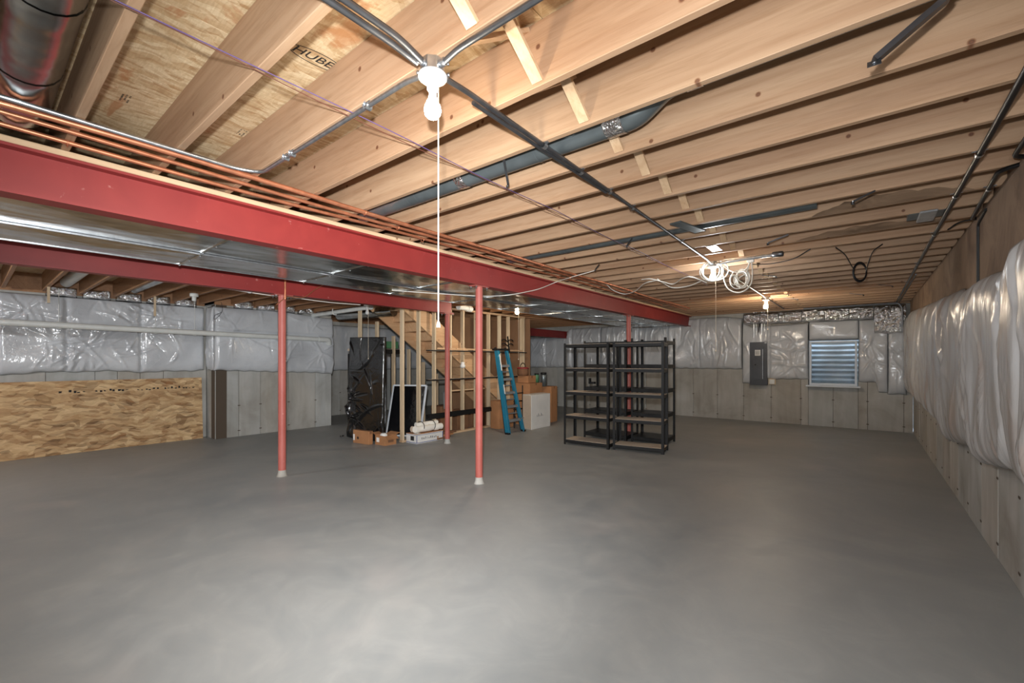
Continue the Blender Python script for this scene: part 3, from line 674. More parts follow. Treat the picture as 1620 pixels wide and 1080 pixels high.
conduit([(-1.1, YB - .22, 2.72), (.56, YB - .22, 2.72), (.62, YB - .22, 2.62), (.62, YB - .22, 2.10)], .018, 'grey conduit along the back wall top, turning down in the right corner', rad=.1)
# unused strap hangers dangling from joists
def hanger(p, q, label, wd=.02, name='metal_strap'):
    d = (Vector(q) - Vector(p)).normalized()
    m = MB().bar(p, q, wd, wd * .5).bar(Vector(q), Vector(q) + Vector((.0, -.015, -.025)), wd, .003)
    m.lathe([(0, -.004), (.009, -.004), (.009, .004), (0, .004)], Vector(q) + Vector((0, -.008, -.012)), 8)
    return solo(name, m, 'conduit', label, 'strap', 'loose metal straps hanging from joists', origin=p)
hanger(AZ(1500, -4, JZ), AZ(1383, 96, 2.60), 'long bent metal strap hanging near the upper right of the ceiling', .04)
hanger(AZ(797, 252, 2.77), AZ(804, 292, 2.70), 'thin metal strap hanging below the grey round duct', .014)
hanger(AZ(1000, 377, 2.76), AZ(992, 388, 2.71), 'small metal strap under the farther grey duct', .014)
hanger(AZ(948, 418, 2.76), AZ(942, 426, 2.71), 'small metal strap above the white cable run, left of centre', .014)
hanger(AZ(1384, 302, 2.75), AZ(1349, 319, 2.69), 'metal strap hanging in the right half of the ceiling above the black coil', .022)
hanger(AZ(1247, 371, 2.75), AZ(1215, 384, 2.69), 'metal strap hanging right of the conduit end near the cable tangle', .022)
for i, (u, v) in enumerate(((1248, 466), (1262, 473), (1412, 452), (1366, 466), (1228, 437))):
    hanger(AZ(u - 22, v - 2, 2.75), AZ(u, v, 2.70), ['metal strap just right of the small back bulb', 'lower metal strap right of the small back bulb', 'metal strap below and right of the black coil', 'metal strap directly below the black coil', 'metal strap between cable tangle and small back bulb'][i], .02)
# fixing plates, boxes, nail plates
def plateobj(name, u0, v0, u1, v1, z, mat, label, cat='box', th=.03):
    a, b = AZ(u0, v0, z), AZ(u1, v1, z)
    m = MB().box(a.x, a.y, z, b.x, b.y, z + th); return solo(name, m, mat, label, cat, bevel=.003, origin=((a.x + b.x) / 2, (a.y + b.y) / 2, z))
pb_ = AZ(1466, 345, 2.72)
t = thing('duct_boot', 'galvanised duct boot fixed between joists on the right side of the ceiling', 'duct', pb_)
part('boot_plate', MB().box(pb_.x - .055, pb_.y - .17, 2.725, pb_.x + .055, pb_.y + .15, 2.745), 'zinc', t, bevel=.004)
part('boot_box', MB().box(pb_.x - .12, pb_.y - .10, 2.748, pb_.x + .13, pb_.y + .12, 2.86), 'pipegrey', t)
e1 = AZ(1130, 393, 2.745)
solo('nail_plate', MB().box(e1.x - .05, e1.y - .14, 2.744, e1.x + .05, e1.y + .14, 2.748), 'alu', 'bright metal nail plate under the joists just above the cable tangle', 'plate', origin=e1)
e2a, e2b = AZ(1068, 352, 2.742), AZ(1108, 366, 2.742)
solo('scrap_board', MB().bar(e2a, e2b, .11, .012), 'pipegrey', 'small flat greyish scrap board fixed under the joists left of the nail plate', 'board', bevel=.003, origin=e2a)
# splice box and conduit right of the tangle
sx = AZ(1222, 405, 2.72)
conduit([(-1.39, 5.83, cz - .02), (-1.30, 5.86, cz), (sx.x, sx.y, cz)], .02, 'pale steel conduit stub leading right from the cable tangle', mat='zinc', rad=.04)
solo('coupling', MB().lathe([(.0, -.05), (.032, -.05), (.032, .05), (.024, .06), (0, .06)], (sx.x + .05, sx.y, cz), 14, 'x'), 'conduit', 'dark conduit coupling at the right end of the pale stub', 'coupling', origin=(sx.x, sx.y, cz))

# ------------------------------------------------------------------ lamps
def make_lamp(name, label, loc, zc, bulb, s=1., cord=None, cordx=.035, off=False, coloff=0):
    """zc = underside the box is fixed to; loc = x,y"""
    t = thing(name, label, 'light', (loc[0], loc[1], zc - .0))
    oct_ = [(.052 * s * math.cos(math.pi / 8 + i * math.pi / 4), .052 * s * math.sin(math.pi / 8 + i * math.pi / 4), -.056 * s) for i in range(8)]
    part('junction_box', MB().poly(oct_, (0, 0, .054 * s)), 'zinc', t, local=True, bevel=.003)
    for a in range(4):
        cl = MB()
        dx, dy = ((1, 0), (-1, 0), (0, 1), (0, -1))[a]
        cl.tube([(dx * .05 * s, dy * .05 * s, -.03 * s), (dx * .075 * s, dy * .075 * s, -.03 * s)], .016 * s, 8)
        cl.lathe([(0, 0), (.006, 0), (.006, .012), (0, .012)], (dx * .07 * s + dy * .02, dy * .07 * s + dx * .02, -.034 * s), 6)
        part('conduit_clamp', cl, 'zinc', t, local=True)
    part('lampholder', MB().lathe([(0, -.056), (.057, -.057), (.060, -.064), (.058, -.072), (.046, -.080), (.028, -.086), (.024, -.095), (.0235, -.118), (.020, -.120), (0, -.120)], (0, 0, 0), 24), 'porcelain', t, local=True)
    b = [(0.0135, -.118), (.014, -.138), (.0155, -.150), (.024, -.168), (.032, -.186), (.0345, -.202), (.032, -.218), (.024, -.230), (.012, -.2365), (0, -.238)]
    part('bulb', MB().lathe(b, (0, 0, 0), 20), bulb, t, local=True, label=None if not off else 'unlit bulb')
    if cord:
        part('pull_cord', MB().tube([(cordx, .0, -.075), (cordx, 0, -zc + cord + .02)], .0022, 6).lathe([(.003, .024), (.006, .02), (.009, 0), (0, 0)], (cordx, 0, -zc + cord), 8), 'string', t, local=True)
    return t
make_lamp('ceiling_lamp', 'nearest bare glowing bulb in white porcelain holder with a very long pull cord', (-1.385, 1.206), JZ, 'warmbulb', cord=1.655)
make_lamp('ceiling_lamp', 'bright white bare bulb wrapped by the tangle of white cable', (-1.47, 5.83), JZ, 'coolbulb', cord=1.63)
make_lamp('ceiling_lamp', 'small glowing bulb near the back wall above the breaker panel', (-1.475, 9.63), JZ, 'dimbulb', cord=2.1)
b4 = AZ(818, 492, 2.47)
make_lamp('ceiling_lamp', 'small glowing bulb above the blue ladder', (b4.x, b4.y), LZ + .03, 'dimbulb', cord=AY(818, 569, b4.y).z)
b5 = AY(581, 500, 4.75)
make_lamp('ceiling_lamp', 'unlit bulb holder with long cord in front of the black wrapped panel', (b5.x, b5.y), LZ, 'porcelain', cord=AY(580, 568, 4.75).z, off=True)
b6 = AY(395, 468, 2.3)
make_lamp('ceiling_lamp', 'unlit bulb holder beyond the second beam left of the first post', (b6.x, b6.y), LZ, 'porcelain', off=True)
b6 = (AX(307, 463, -8.6))
solo('cleanout_fitting', MB().lathe([(.03, -.12), (.03, -.05), (.06, -.05), (.06, 0), (0, 0)], (b6.x, b6.y, LZ), 14), 'pvc', 'small white round fitting hanging from the left joists above the corner', 'fitting', origin=(b6.x, b6.y, LZ))

# ------------------------------------------------------------------ cables
def cable(pts, r, mat, label, cat='cable', name='cable', n=6, group=None, seg=6):
    return solo(name, MB().tube(smooth(pts, n), r, seg), mat, label, cat, group, origin=pts[0])
wz = 2.735
pts = [(-1.965 + .004 * math.sin(i * 2.2), -3 + i * .5, wz + .006 * math.sin(i * 1.7)) for i in range(22)]
cable(pts, .0024, 'purple', 'purple bell wire strung under the joists from upper left toward the back')
pts = [(-1.975 - .022 * abs(math.sin(i * .9)), -3 + i * .5, wz - .002) for i in range(22)]
cable(pts, .0022, 'brownwire', 'brown bell wire strung beside the purple wire under the joists')
# tangle of white cable by lamp 2
tc = Vector((-1.36, 5.86, 2.56)); rng = random.Random(4)
t = thing('cable_bundle', 'tangled coil of white cable hanging right beside the bright white bulb', 'cable', tc)
def loop(c, rx, rz, tilt, r=.006, a0=0, a1=2 * math.pi, yo=0):
    return MB().tube([(c[0] + rx * math.cos(a), c[1] + yo * math.sin(a) + tilt * math.cos(a), c[2] + rz * math.sin(a)) for a in np.linspace(a0, a1, 26)], r, 6)
for i in range(4): part('cable_loop', loop((-1.47 + rng.uniform(-.02, .02), 5.80 + .02 * i, 2.63 + rng.uniform(-.01, .02)), .10 + .012 * i, .11 + .006 * i, .03 * i, .007), 'whitewire', t)
for i in range(7): part('cable_loop', loop((-1.17 + rng.uniform(-.03, .03), 5.86 + .012 * i, 2.51 + rng.uniform(-.02, .02)), .055 + rng.uniform(0, .03), .085 + rng.uniform(0, .03), rng.uniform(-.05, .05), .006), 'whitewire', t)
for i in range(3): part('cable_loop', loop((-1.235, 5.86 + .015 * i, 2.50), .035, .06, .04, .006), 'whitewire', t)
part('cable_loop', MB().tube(smooth([(-1.05, 5.87, 2.72), (-1.04, 5.88, 2.58), (-1.06, 5.87, 2.42), (-1.17, 5.86, 2.34), (-1.30, 5.86, 2.40), (-1.36, 5.85, 2.58), (-1.37, 5.84, 2.70)], 6), .008, 7), 'whitewire', t)
part('cable_loop', MB().tube(smooth([(-1.36, 5.86, 2.69), (-1.28, 5.86, 2.62), (-1.18, 5.86, 2.58), (-1.09, 5.86, 2.63), (-1.06, 5.87, 2.73)], 6), .007, 7), 'whitewire', t)
part('cable_loop', MB().tube(smooth([(-1.06, 5.87, 2.73), (-1.10, 5.87, 2.58), (-1.18, 5.87, 2.52)], 6), .007, 7), 'whitewire', t)
part('plug', MB().box(-1.09, 5.85, 2.69, -1.02, 5.89, 2.745), 'whitewire', t, bevel=.004)
cable([AZ(1118, 447, 2.66), AZ(1095, 438, 2.69), AZ(1080, 440, 2.70), AZ(1065, 449, 2.68), AZ(1050, 446, 2.69), AZ(1030, 441, 2.72), AZ(1015, 442, 2.73)], .0075, 'whitewire', 'white cable sagging in small waves left from the bright bulb')
cable([AZ(1110, 444, 2.68), AZ(1090, 452, 2.66), AZ(1065, 455, 2.66), AZ(1050, 448, 2.69), AZ(1040, 441, 2.72)], .0075, 'whitewire', 'lower white cable sagging left from the bright bulb')
cable([AZ(1040, 443, 2.72), AZ(1020, 448, 2.70), AZ(1005, 460, 2.66), AZ(988, 465, 2.66), AZ(970, 459, 2.69), AZ(960, 450, 2.73)], .0075, 'whitewire', 'white cable hanging in a deep swag above the red beam')
cable([AZ(940, 428, 2.74), AZ(905, 438, 2.70), AX(880, 446, -3.62), AX(855, 456, -3.62), AX(835, 461, -3.63), AX(800, 467, -3.68), AZ(760, 468, 2.43), AZ(720, 466, 2.44), AZ(660, 462, 2.44), AZ(620, 459, 2.44)], .006, 'whitewire', 'white cable draped across the red beam and along the duct underside')
t = thing('cable_coil', 'coil of black cable hanging from the ceiling on the right', 'cable', AZ(1361, 430, 2.62)); c0 = AZ(1361, 430, 2.62)
dr = Vector((Rv[0], Rv[1], 0))
for i in range(7):
    r0 = .095 + .006 * rng.uniform(-1, 1); cc = c0 + Vector((rng.uniform(-.008, .008), .012 * (i - 3), rng.uniform(-.01, .01)))
    part('cable_loop', MB().tube([cc + dr * (r0 * .85 * math.cos(a)) + Vector((0, 0, r0 * 1.2 * math.sin(a))) for a in np.linspace(0, 2 * math.pi, 25)], .0065, 6), 'blackwire', t)
part('cable_tail', MB().tube(smooth([AZ(1322, 391, 2.745), AZ(1337, 403, 2.71), AZ(1347, 420, 2.66), c0 + dr * -.07 + Vector((0, 0, .02))], 6), .006, 6), 'blackwire', t)
part('cable_tail', MB().tube(smooth([AZ(1396, 386, 2.745), AZ(1381, 398, 2.71), AZ(1374, 415, 2.66), c0 + dr * .07 + Vector((0, 0, .0))], 6), .006, 6), 'blackwire', t)
cable([AZ(1190, 418, 2.735), AZ(1220, 417, 2.73), AZ(1255, 409, 2.73), AZ(1282, 394, 2.745)], .006, 'blackwire', 'black cable curving right of the tangle under the joists')
cable([AZ(1500, 363, 2.74), AZ(1520, 351, 2.74), AZ(1560, 344, 2.74)], .007, 'blackwire', 'black cable stub near the duct boot and right wall')
cable([AX(512, 450, -5.9), AX(497, 459, -5.9), AX(480, 470, -5.88), AX(455, 469, -5.9), AX(447, 474, -5.9), AX(437, 482, -5.9)], .006, 'copper', 'thin orange cable looped over the top of the leftmost red post', 'cable')
cable([AX(330, 452, -6.2), AX(420, 466, -6.2), AX(460, 470, -6.2), AX(520, 478, -6.2), AX(570, 482, -6.2)], .006, 'whitewire', 'pale cable running under the left joists behind the leftmost post top')
cable([AX(350, 478, -9.6), AX(352, 490, -9.6), AX(346, 500, -9.6), AX(339, 505, -9.6), AX(340, 499, -9.6), AX(350, 494, -9.6)], .004, 'blackwire', 'thin dark wire loop hanging in front of the left blanket corner')
cp = AX(448.5, 430, -5.88)
solo('copper_riser', MB().tube([AX(451, 432, -5.86), AX(451, 473, -5.86)], .012, 8), 'copper', 'short vertical copper pipe end in front of the second beam at the leftmost post', 'pipe')

# drain pipes, left
t = thing('drain_pipe', 'long grey white drain pipe running along the left wall blanket', 'pipe', (-9.58, -3.2, 2.1))
p0, p1 = AX(0, 509, -9.58), AX(512, 537, -9.58)
p0 = p0 + (p0 - p1).normalized() * 2.8
part('pipe_run', MB().tube([p0, p1], .048, 18), 'pvc', t)
part('pipe_elbow', MB().tube(arc([p1 - Vector((0, .12, 0)), p1 + Vector((0, .12, 0)), p1 + Vector((-.05, .16, -.1))], .06), .058, 16), 'pvc', t)
for u in (93, 246, 308): 
    q = AX(u, 509 + u * .0547, -9.58)
    part('pipe_hanger', MB().tube([(q.x, q.y + .055 * math.sin(a), q.z + .055 * math.cos(a)) for a in np.linspace(0, 2 * math.pi, 17)], .004, 5).tube([(q.x, q.y, q.z + .055), (q.x, q.y, LZ)], .005, 6), 'pvc', t)
for u, vt, vb, lb in ((93, 437, 480, 'narrow wood strip hanging over the left blanket, nearer one'), (247, 460, 500, 'narrow wood strip hanging over the left blanket, farther one')):
    a, b = AX(u, vt, -9.5), AX(u, vb, -9.5); a.y = JY0 + SP * round((a.y - JY0) / SP) - .019; solo('wood_strip', MB().box(a.x - .012, a.y - .015, b.z, a.x + .012, a.y + .015, LZ - .001), 'joistZ', lb, 'strip', origin=(a.x, a.y, LZ))
t = thing('drain_pipe', 'white drain pipe sloping below the joists toward the staircase top', 'pipe', (-10, 4.9, 2.3))
a, b, c = AY(473, 502, 4.95), AY(583, 486, 4.95), AY(640, 487, 5.1)
part('pipe_run', MB().tube([AY(468, 505, 4.95), a, b], .042, 16), 'pvc', t)
part('pipe_coupling', MB().tube([b - Vector((.09, 0, .0)), b + Vector((.09, 0, 0))], .052, 16), 'pvc', t)
for u in (479, 530):
    q = AY(u, 502 - (u - 473) * .145, 4.95)
    part('j_hook', MB().tube(smooth([(q.x, q.y - .05, LZ), (q.x, q.y - .055, q.z + .02), (q.x + .01, q.y - .04, q.z - .05), (q.x + .03, q.y + .02, q.z - .055)], 5), .009, 6), 'pvc', t)
# foul-air fitting above the stud wall
f = AX(734, 486, -6.4)
t = thing('pipe_fitting', 'white plastic pipe elbow fitting beside the staircase post top', 'fitting', f)
part('fitting_body', MB().tube([f + Vector((0, -.16, 0)), f + Vector((0, .22, -.02))], .055, 14).tube([f + Vector((0, -.16, 0)), f + Vector((0, -.08, 0))], .066, 14).tube([f + Vector((0, .1, -.015)), f + Vector((0, .2, -.02))], .066, 14), 'pvc', t)
part('fitting_cap', MB().tube([f + Vector((0, -.02, 0)), f + Vector((0, -.02, .12))], .03, 10), 'pvc', t)

# ------------------------------------------------------------------ strand board sheet on left wall
t = thing('strand_board_sheet', 'large strand board sheet standing against the left concrete wall', 'board', (-10.17, 0, 0))
a = MB().poly([(-10.20, -2.2, .002), (-10.14, -2.2, .002), (-10.16, -2.2, 1.19), (-10.22, -2.2, 1.19)], (0, 5.12, 0))
part('sheet', MB().poly([(-10.10, -2.2, .002), (-10.118, -2.2, .002), (-10.205, -2.2, 1.185), (-10.187, -2.2, 1.185)], (0, 5.13, 0)), 'osb_wall', t)
st = MB()
for i in range(34):
    y0 = .95 + i * .055 + random.uniform(0, .02); h = random.uniform(.01, .04); z0 = .99 + random.uniform(-.01, .01) + .0 * i
    if random.random() < .8: st.poly([(-10.170, y0, z0), (-10.1725, y0, z0 + h), (-10.1725, y0 + random.uniform(.015, .05), z0 + h), (-10.170, y0 + .03, z0)], (.0015, 0, 0))
part('ink_smear', st, 'ink', t, label='smeared row of black printing', kind='stuff')

# ------------------------------------------------------------------ stairs
SX0, SX1 = -7.78, -6.80
def zst(y): return 2.475 + (y - 5.217) * (.556 - 2.475) / (8.013 - 5.217)   # underside line of the stringers
t = thing('staircase', 'light wooden staircase seen from below behind the studs', 'stairs', (-7.3, 8.3, 0))
ytop = 4.75; ybot = 8.80
def stringer(x):
    sl = (.556 - 2.475) / (8.013 - 5.217); nv = .30
    pts = [(x, ytop, zst(ytop) if zst(ytop) < 2.88 else 2.88), (x, 8.78, max(.0, zst(8.78))), (x, 9.0, .02), (x, 9.0, .26), (x, ytop, 2.895)]
    pts = [(x, 4.80, 2.76), (x, 8.78, .03), (x, 9.1, .03), (x, 9.1, .28), (x, 5.25, 2.88), (x, 4.80, 2.88)]
    return MB().poly(pts, (.038, 0, 0))
for x in (SX0, SX1 - .038): part('stringer', stringer(x), 'stairwood', t, bevel=.002)
nst = 13; y = 5.02; 
rise = .19; run = rise / abs((.556 - 2.475) / (8.013 - 5.217))
zt_ = 2.66; 
for i in range(nst):
    z = 2.70 - i * rise; yy = 5.02 + i * run + .10
    if z < .1: break
    part('tread', MB().box(SX0 + .04, yy - .03, z, SX1 - .04, yy + run + .015, z + .025), 'stairwood', t)
    part('riser', MB().box(SX0 + .04, yy + run - .004, z - rise + .026, SX1 - .04, yy + run + .014, z - .001), 'stairwood', t)
# stair side walls: brown sheathing beyond, door side
solo('sheathing_board', MB().box(-7.83, 7.25, .02, -7.80, 9.1, 2.60), 'board', 'large smooth brown board behind the upper part of the stair studs', 'board', origin=(-7.82, 7.25, .02))
solo('sheathing_board', MB().box(-7.80, 9.12, .02, -6.72, 9.14, 2.60), 'board', 'brown board closing the far end of the staircase', 'board', origin=(-7.2, 9.12, .02))

# stud walls
def studwall(x, ys, z1s, label, y0, y1, top=None, w=.038, dp=.089, extra=None):
    t = thing('stud_wall', label, 'wall frame', (x, y0, 0))
    for yy, z1 in zip(ys, z1s): part('stud', MB().box(x - dp, yy - w / 2, .041, x, yy + w / 2, z1), 'joistZ', t, bevel=.002)
    part('bottom_plate', MB().box(x - dp, y0, .002, x, y1, .040), 'joistY', t, bevel=.002)
    if top: part('top_plate', MB().box(x - dp, y0, top - .038, x, y1, top), 'joistY', t)
    return t
fy = [5.09, 5.475, 5.866, 6.294, 6.661, 7.073, 7.492, 7.871, 8.2, 8.727, 8.79]
studwall(-6.65, fy, [2.57] * 11, 'near stud wall of pale lumber beside the staircase', 5.06, 8.82, 2.61)
by = [4.979, 5.375, 5.784, 6.188, 6.601, 7.0]
def zund(y): return 2.76 - (y - 4.80) * (2.73 / 3.98)
studwall(-7.86, by, [2.57, zund(5.43) , zund(5.84), zund(6.24), zund(6.66), zund(7.06)], 'farther stud wall with short studs cut under the staircase', 4.95, 7.1)
# front plates lying
# ------------------------------------------------------------------ shelf rails on the stud wall
def railshelf(y0, y1, z, h, dpt, label, mat='black', board=True):
    t = thing('wall_shelf', label, 'shelf', (-6.5, y0, z))
    part('shelf_rail', MB().box(-6.64 + dpt - .004, y0, z - h, -6.64 + dpt, y1, z), mat, t)
    part('shelf_rail', MB().box(-6.645, y0, z - h, -6.641, y1, z), mat, t)
    part('shelf_bracket', MB().box(-6.64, y0, z - h, -6.64 + dpt - .005, y0 + .02, z - .002), mat, t); part('shelf_bracket', MB().box(-6.64, y1 - .02, z - h, -6.64 + dpt - .005, y1, z - .002), mat, t)
    if board: part('shelf_board', MB().box(-6.64, y0 + .021, z - .012, -6.64 + dpt - .006, y1 - .021, z + .003), 'particle', t)
    return t
railshelf(5.62, 8.75, 1.725, .022, .10, 'thin black wall shelf rail across the studs, highest one')
railshelf(5.62, 8.75, 1.150, .028, .10, 'thin black wall shelf rail across the studs, middle one')
railshelf(5.62, 8.35, .470, .085, .12, 'thick black wall shelf rail across the studs, lowest one', board=False)
solo('cross_batten', MB().box(-6.648, 5.9, 1.745, -6.636, 8.7, 1.775), 'joistY', 'thin pale batten nailed across the studs above the top rail', 'batten', origin=(-6.64, 5.9, 1.75))
solo('cross_batten', MB().box(-6.79, 6.3, .87, -6.75, 7.45, .90), 'joistY', 'pale horizontal trim between studs above the dark opening', 'batten', origin=(-6.7, 6.3, .87))
# j hooks above the ladder
t = thing('hook_rack', 'black double prong hooks standing up above the ladder top', 'hook', AX(803, 548, -6.35))
hc = AX(803, 545, -6.3)
part('hook_bar', MB().bar(AX(803, 532, -6.3), AX(806, 558, -6.3), .03, .02), 'black', t)
hb = AX(805, 552, -6.3); part('mounting_arm', MB().bar(hb + Vector((-.012, 0, 0)), Vector((-6.637, hb.y, hb.z)), .02, .02), 'black', t)
for s in (-1, 1):
    for dz in (0, -.09):
        q = hc + Vector((0, 0, .06 + dz)); L = .20
        part('hook_prong', MB().tube([q + Vector((0, s * L * tt, .055 * math.sin(tt * 2.6))) for tt in np.linspace(0, 1, 10)], .012, 6), 'black', t)

# ------------------------------------------------------------------ ladder
t = thing('step_ladder', 'blue fibreglass step ladder folded and leaning on the stud wall', 'ladder', (-5.75, 7.2, 0))
bl, br = AZ(803, 687, 0), AZ(829, 682, 0); tl, tr = AX(785, 556, -6.10), AX(806, 556, -6.10)
bl = Vector((-5.72, bl.y, .005)); br = Vector((-5.72, br.y, .005))
tl = Vector((-6.14, 7.12, 1.74)); tr = Vector((-6.14, 7.46, 1.74))
def rail(p, q, w_, d_): return MB().bar(p, q, w_, d_, (1, 0, 0))
for p, q in ((bl, tl), (br, tr)):
    o_ = Vector((0, .022 if p is bl else -.022, 0))
    part('side_rail', MB().bar(p, q, .014, .10, (1, 0, 0)).bar(p + o_ + Vector((.044, 0, 0)), q + o_ + Vector((.044, 0, 0)), .062, .012, (1, 0, 0)), 'blue', t, bevel=.002)
for p, q in ((bl, tl), (br, tr)):
    d = Vector((-.15, 0, 0)); part('rear_rail', MB().bar(p + Vector((-.10, .065, .01)), q + Vector((-.07, .05, .06)), .03, .045, (1, 0, 0)), 'black', t, bevel=.002)
for i in range(5):
    f = .16 + i * .165; a = bl.lerp(tl, f); b = br.lerp(tr, f)
    part('step', MB().box(a.x - .05, a.y + .012, a.z - .012, a.x + .045, b.y - .012, a.z).box(a.x + .037, a.y + .012, a.z - .05, a.x + .045, b.y - .012, a.z - .012), 'alu', t, bevel=.002)
for i in range(4):
    f = .22 + i * .17; a = bl.lerp(tl, f) + Vector((-.10, .065, 0)); b = br.lerp(tr, f) + Vector((-.10, .065, 0)); part('rear_brace', MB().bar(a, b, .02, .02), 'alu', t)
part('knee_brace', MB().bar(bl + Vector((.03, .03, .30)), bl.lerp(br, .5) + Vector((.02, 0, .16 + .10)), .03, .006).bar(br + Vector((.03, -.03, .30)), bl.lerp(br, .5) + Vector((.02, 0, .26)), .03, .006), 'alu', t)
part('top_cap', MB().box(-6.24, tl.y - .03, 1.735, -6.07, tr.y + .03, 1.775), 'black', t, bevel=.006)
part('label_sticker', MB().bar(tl.lerp(bl, .05) + Vector((.062, .022, 0)), tl.lerp(bl, .25) + Vector((.062, .022, 0)), .03, .002, (1, 0, 0)), 'paper', t)
part('label_sticker', MB().bar(tl.lerp(bl, .42) + Vector((.062, .022, 0)), tl.lerp(bl, .53) + Vector((.062, .022, 0)), .028, .002, (1, 0, 0)), 'paper', t)
for p in (bl, br): part('rubber_foot', MB().box(p.x - .05, p.y - .03, 0, p.x + .055, p.y + .03, .035), 'black', t, bevel=.004)

# ------------------------------------------------------------------ cartons
def carton(name, label, c, sx_, sy_, h, rz, mat='card', open_=False, z0=0, tape=True, lab=None, lab2=None, group=None, cat='box'):
    t = thing(name, label, cat, (c[0], c[1], z0), rz, group)
    if not open_:
        part('carton_body', MB().box(-sx_ / 2, -sy_ / 2, 0, sx_ / 2, sy_ / 2, h), mat, t, local=True, bevel=.004)
        if tape: part('packing_tape', MB().box(-sx_ / 2 - .0005, -.025, h - .05, sx_ / 2 + .0005, .025, h + .0008), 'cardin', t, local=True)
    else:
        w_ = .006
        part('carton_body', MB().box(-sx_ / 2, -sy_ / 2, 0, sx_ / 2, sy_ / 2, w_).box(-sx_ / 2, -sy_ / 2, w_, -sx_ / 2 + w_, sy_ / 2, h).box(sx_ / 2 - w_, -sy_ / 2, w_, sx_ / 2, sy_ / 2, h).box(-sx_ / 2 + w_, -sy_ / 2, w_, sx_ / 2 - w_, -sy_ / 2 + w_, h).box(-sx_ / 2 + w_, sy_ / 2 - w_, w_, sx_ / 2 - w_, sy_ / 2, h), mat, t, local=True)
        part('carton_flap', MB().bar((-sx_ / 2, 0, h), (-sx_ / 2 - .10, 0, h + .035), sy_ * .95, .005), mat, t, local=True)
        part('carton_flap', MB().bar((sx_ / 2, 0, h), (sx_ / 2 + .08, 0, h - .06), sy_ * .95, .005), mat, t, local=True)
        part('carton_flap', MB().bar((0, sy_ / 2, h), (0, sy_ / 2 + .09, h + .03), .005, sx_ * .95, (1, 0, 0)), mat, t, local=True)
    return t
# long flat leaning carton
ang1 = math.radians(8)
t = carton('flat_carton', 'flat brown cardboard carton tipped on edge in front of the black wrapped panel', (-7.18, 4.58), .44, .09, .24, math.radians(6))
part('shipping_label', MB().box(-.21, -.0475, .05, -.17, -.0455, .16), 'paper', t, local=True)
part('hand_hole', MB().lathe([(.026, -.0465), (.026, -.0455), (0, -.0455)], (-.08, 0, .10), 10, 'y'), 'ink', t, local=True)
t = carton('open_carton', 'open brown cardboard carton with raised flaps, left of the white printed carton', (-6.79, 4.80), .28, .25, .17, math.radians(2), open_=True)
part('shipping_label', MB().box(-.10, -.1275, .05, -.02, -.1255, .13), 'paper', t, local=True)
part('carton_print', MB().box(.146, -.06, .05, .1475, .06, .11), 'cardin', t, local=True)
part('crumpled_paper', MB().lathe([(0, .18), (.04, .195), (.065, .17), (.07, .13), (0, .12)], (-.06, 0, 0), 9), 'paper', t, local=True)
# white printed carton
wc = AZ(667, 698, 0)
t = thing('printed_carton', 'white carton with blue edges and faded print in front of the first stud', 'box', (-6.485, 5.455, 0), math.radians(90))
part('carton_body', MB().box(-.32, -.15, 0, .32, .15, .17), 'whitecard', t, local=True, bevel=.003)
def edging(fs):
    m = MB()
    for f in fs: m.box(*f)
    return m
for bx in ((-.321, -.1512, .012, .321, -.1502, .022), (-.321, -.1512, .152, .321, -.1502, .158), (-.3212, -.1512, .023, -.308, -.1502, .151), (.308, -.1512, .023, .3212, -.1502, .151), (-.3212, -.15, .012, -.3202, .15, .022), (-.3212, -.15, .152, -.3202, .15, .158)):
    part('blue_edging', MB().box(*bx), 'blueink', t, local=True)
gp = MB()
for i in range(9): gp.box(-.20 + i * .042, -.1512, .07, -.20 + i * .042 + random.uniform(.006, .02), -.1502, .07 + random.uniform(.02, .045))
part('faded_print', gp, 'panelgrey', t, local=True, kind='stuff')
part('black_print', MB().box(-.3212, -.08, .055, -.3202, .02, .135), 'ink', t, local=True)
part('top_flap', MB().box(-.322, -.152, .171, .322, .152, .176), 'card', t, local=True)
part('top_label', MB().box(-.30, -.12, .1765, -.19, -.03, .178), 'paper', t, local=True)
# rolled plastic bundle on top
t = thing('plastic_bundle', 'bundle of rolled cream sheeting tied with black bands on the white carton', 'roll', (-6.49, 5.50, .18), math.radians(88))
for i, (yy, zz, rr, l) in enumerate(((-.05, .065, .062, .62), (.07, .055, .052, .56), (.0, .14, .045, .5))):
    pts = [(-l / 2 + l * j / 12, yy + .008 * math.sin(j + i), zz + .004 * math.cos(j * 1.7)) for j in range(13)]
    part('sheet_roll', MB().tube(pts, [rr * (1 + .08 * math.sin(j * 2.1 + i)) for j in range(13)], 14), ('whitewire', 'particle', 'whitewire')[i], t, local=True)
for xx in (-.14, .12):
    part('tie_band', MB().tube([(xx + .01 * math.sin(a), .01 + .125 * math.cos(a), .095 + .098 * math.sin(a)) for a in np.linspace(0, 2 * math.pi, 20)], .007, 6), 'blackwire', t, local=True)
# dark planks beside staircase post
for i in range(3): solo('brown_plank', MB().bar((-6.35 - .03 * i, 5.62, .03 + i * .035), (-6.42 - .02 * i, 6.0 + .1 * i, .03 + i * .035), .10, .03), 'card' if i % 2 else 'cardin', ['bottom brown plank of the short pile right of the staircase post', 'middle brown plank of the short pile right of the staircase post', 'top brown plank of the short pile right of the staircase post'][i], 'plank', 'short pile of brown planks')
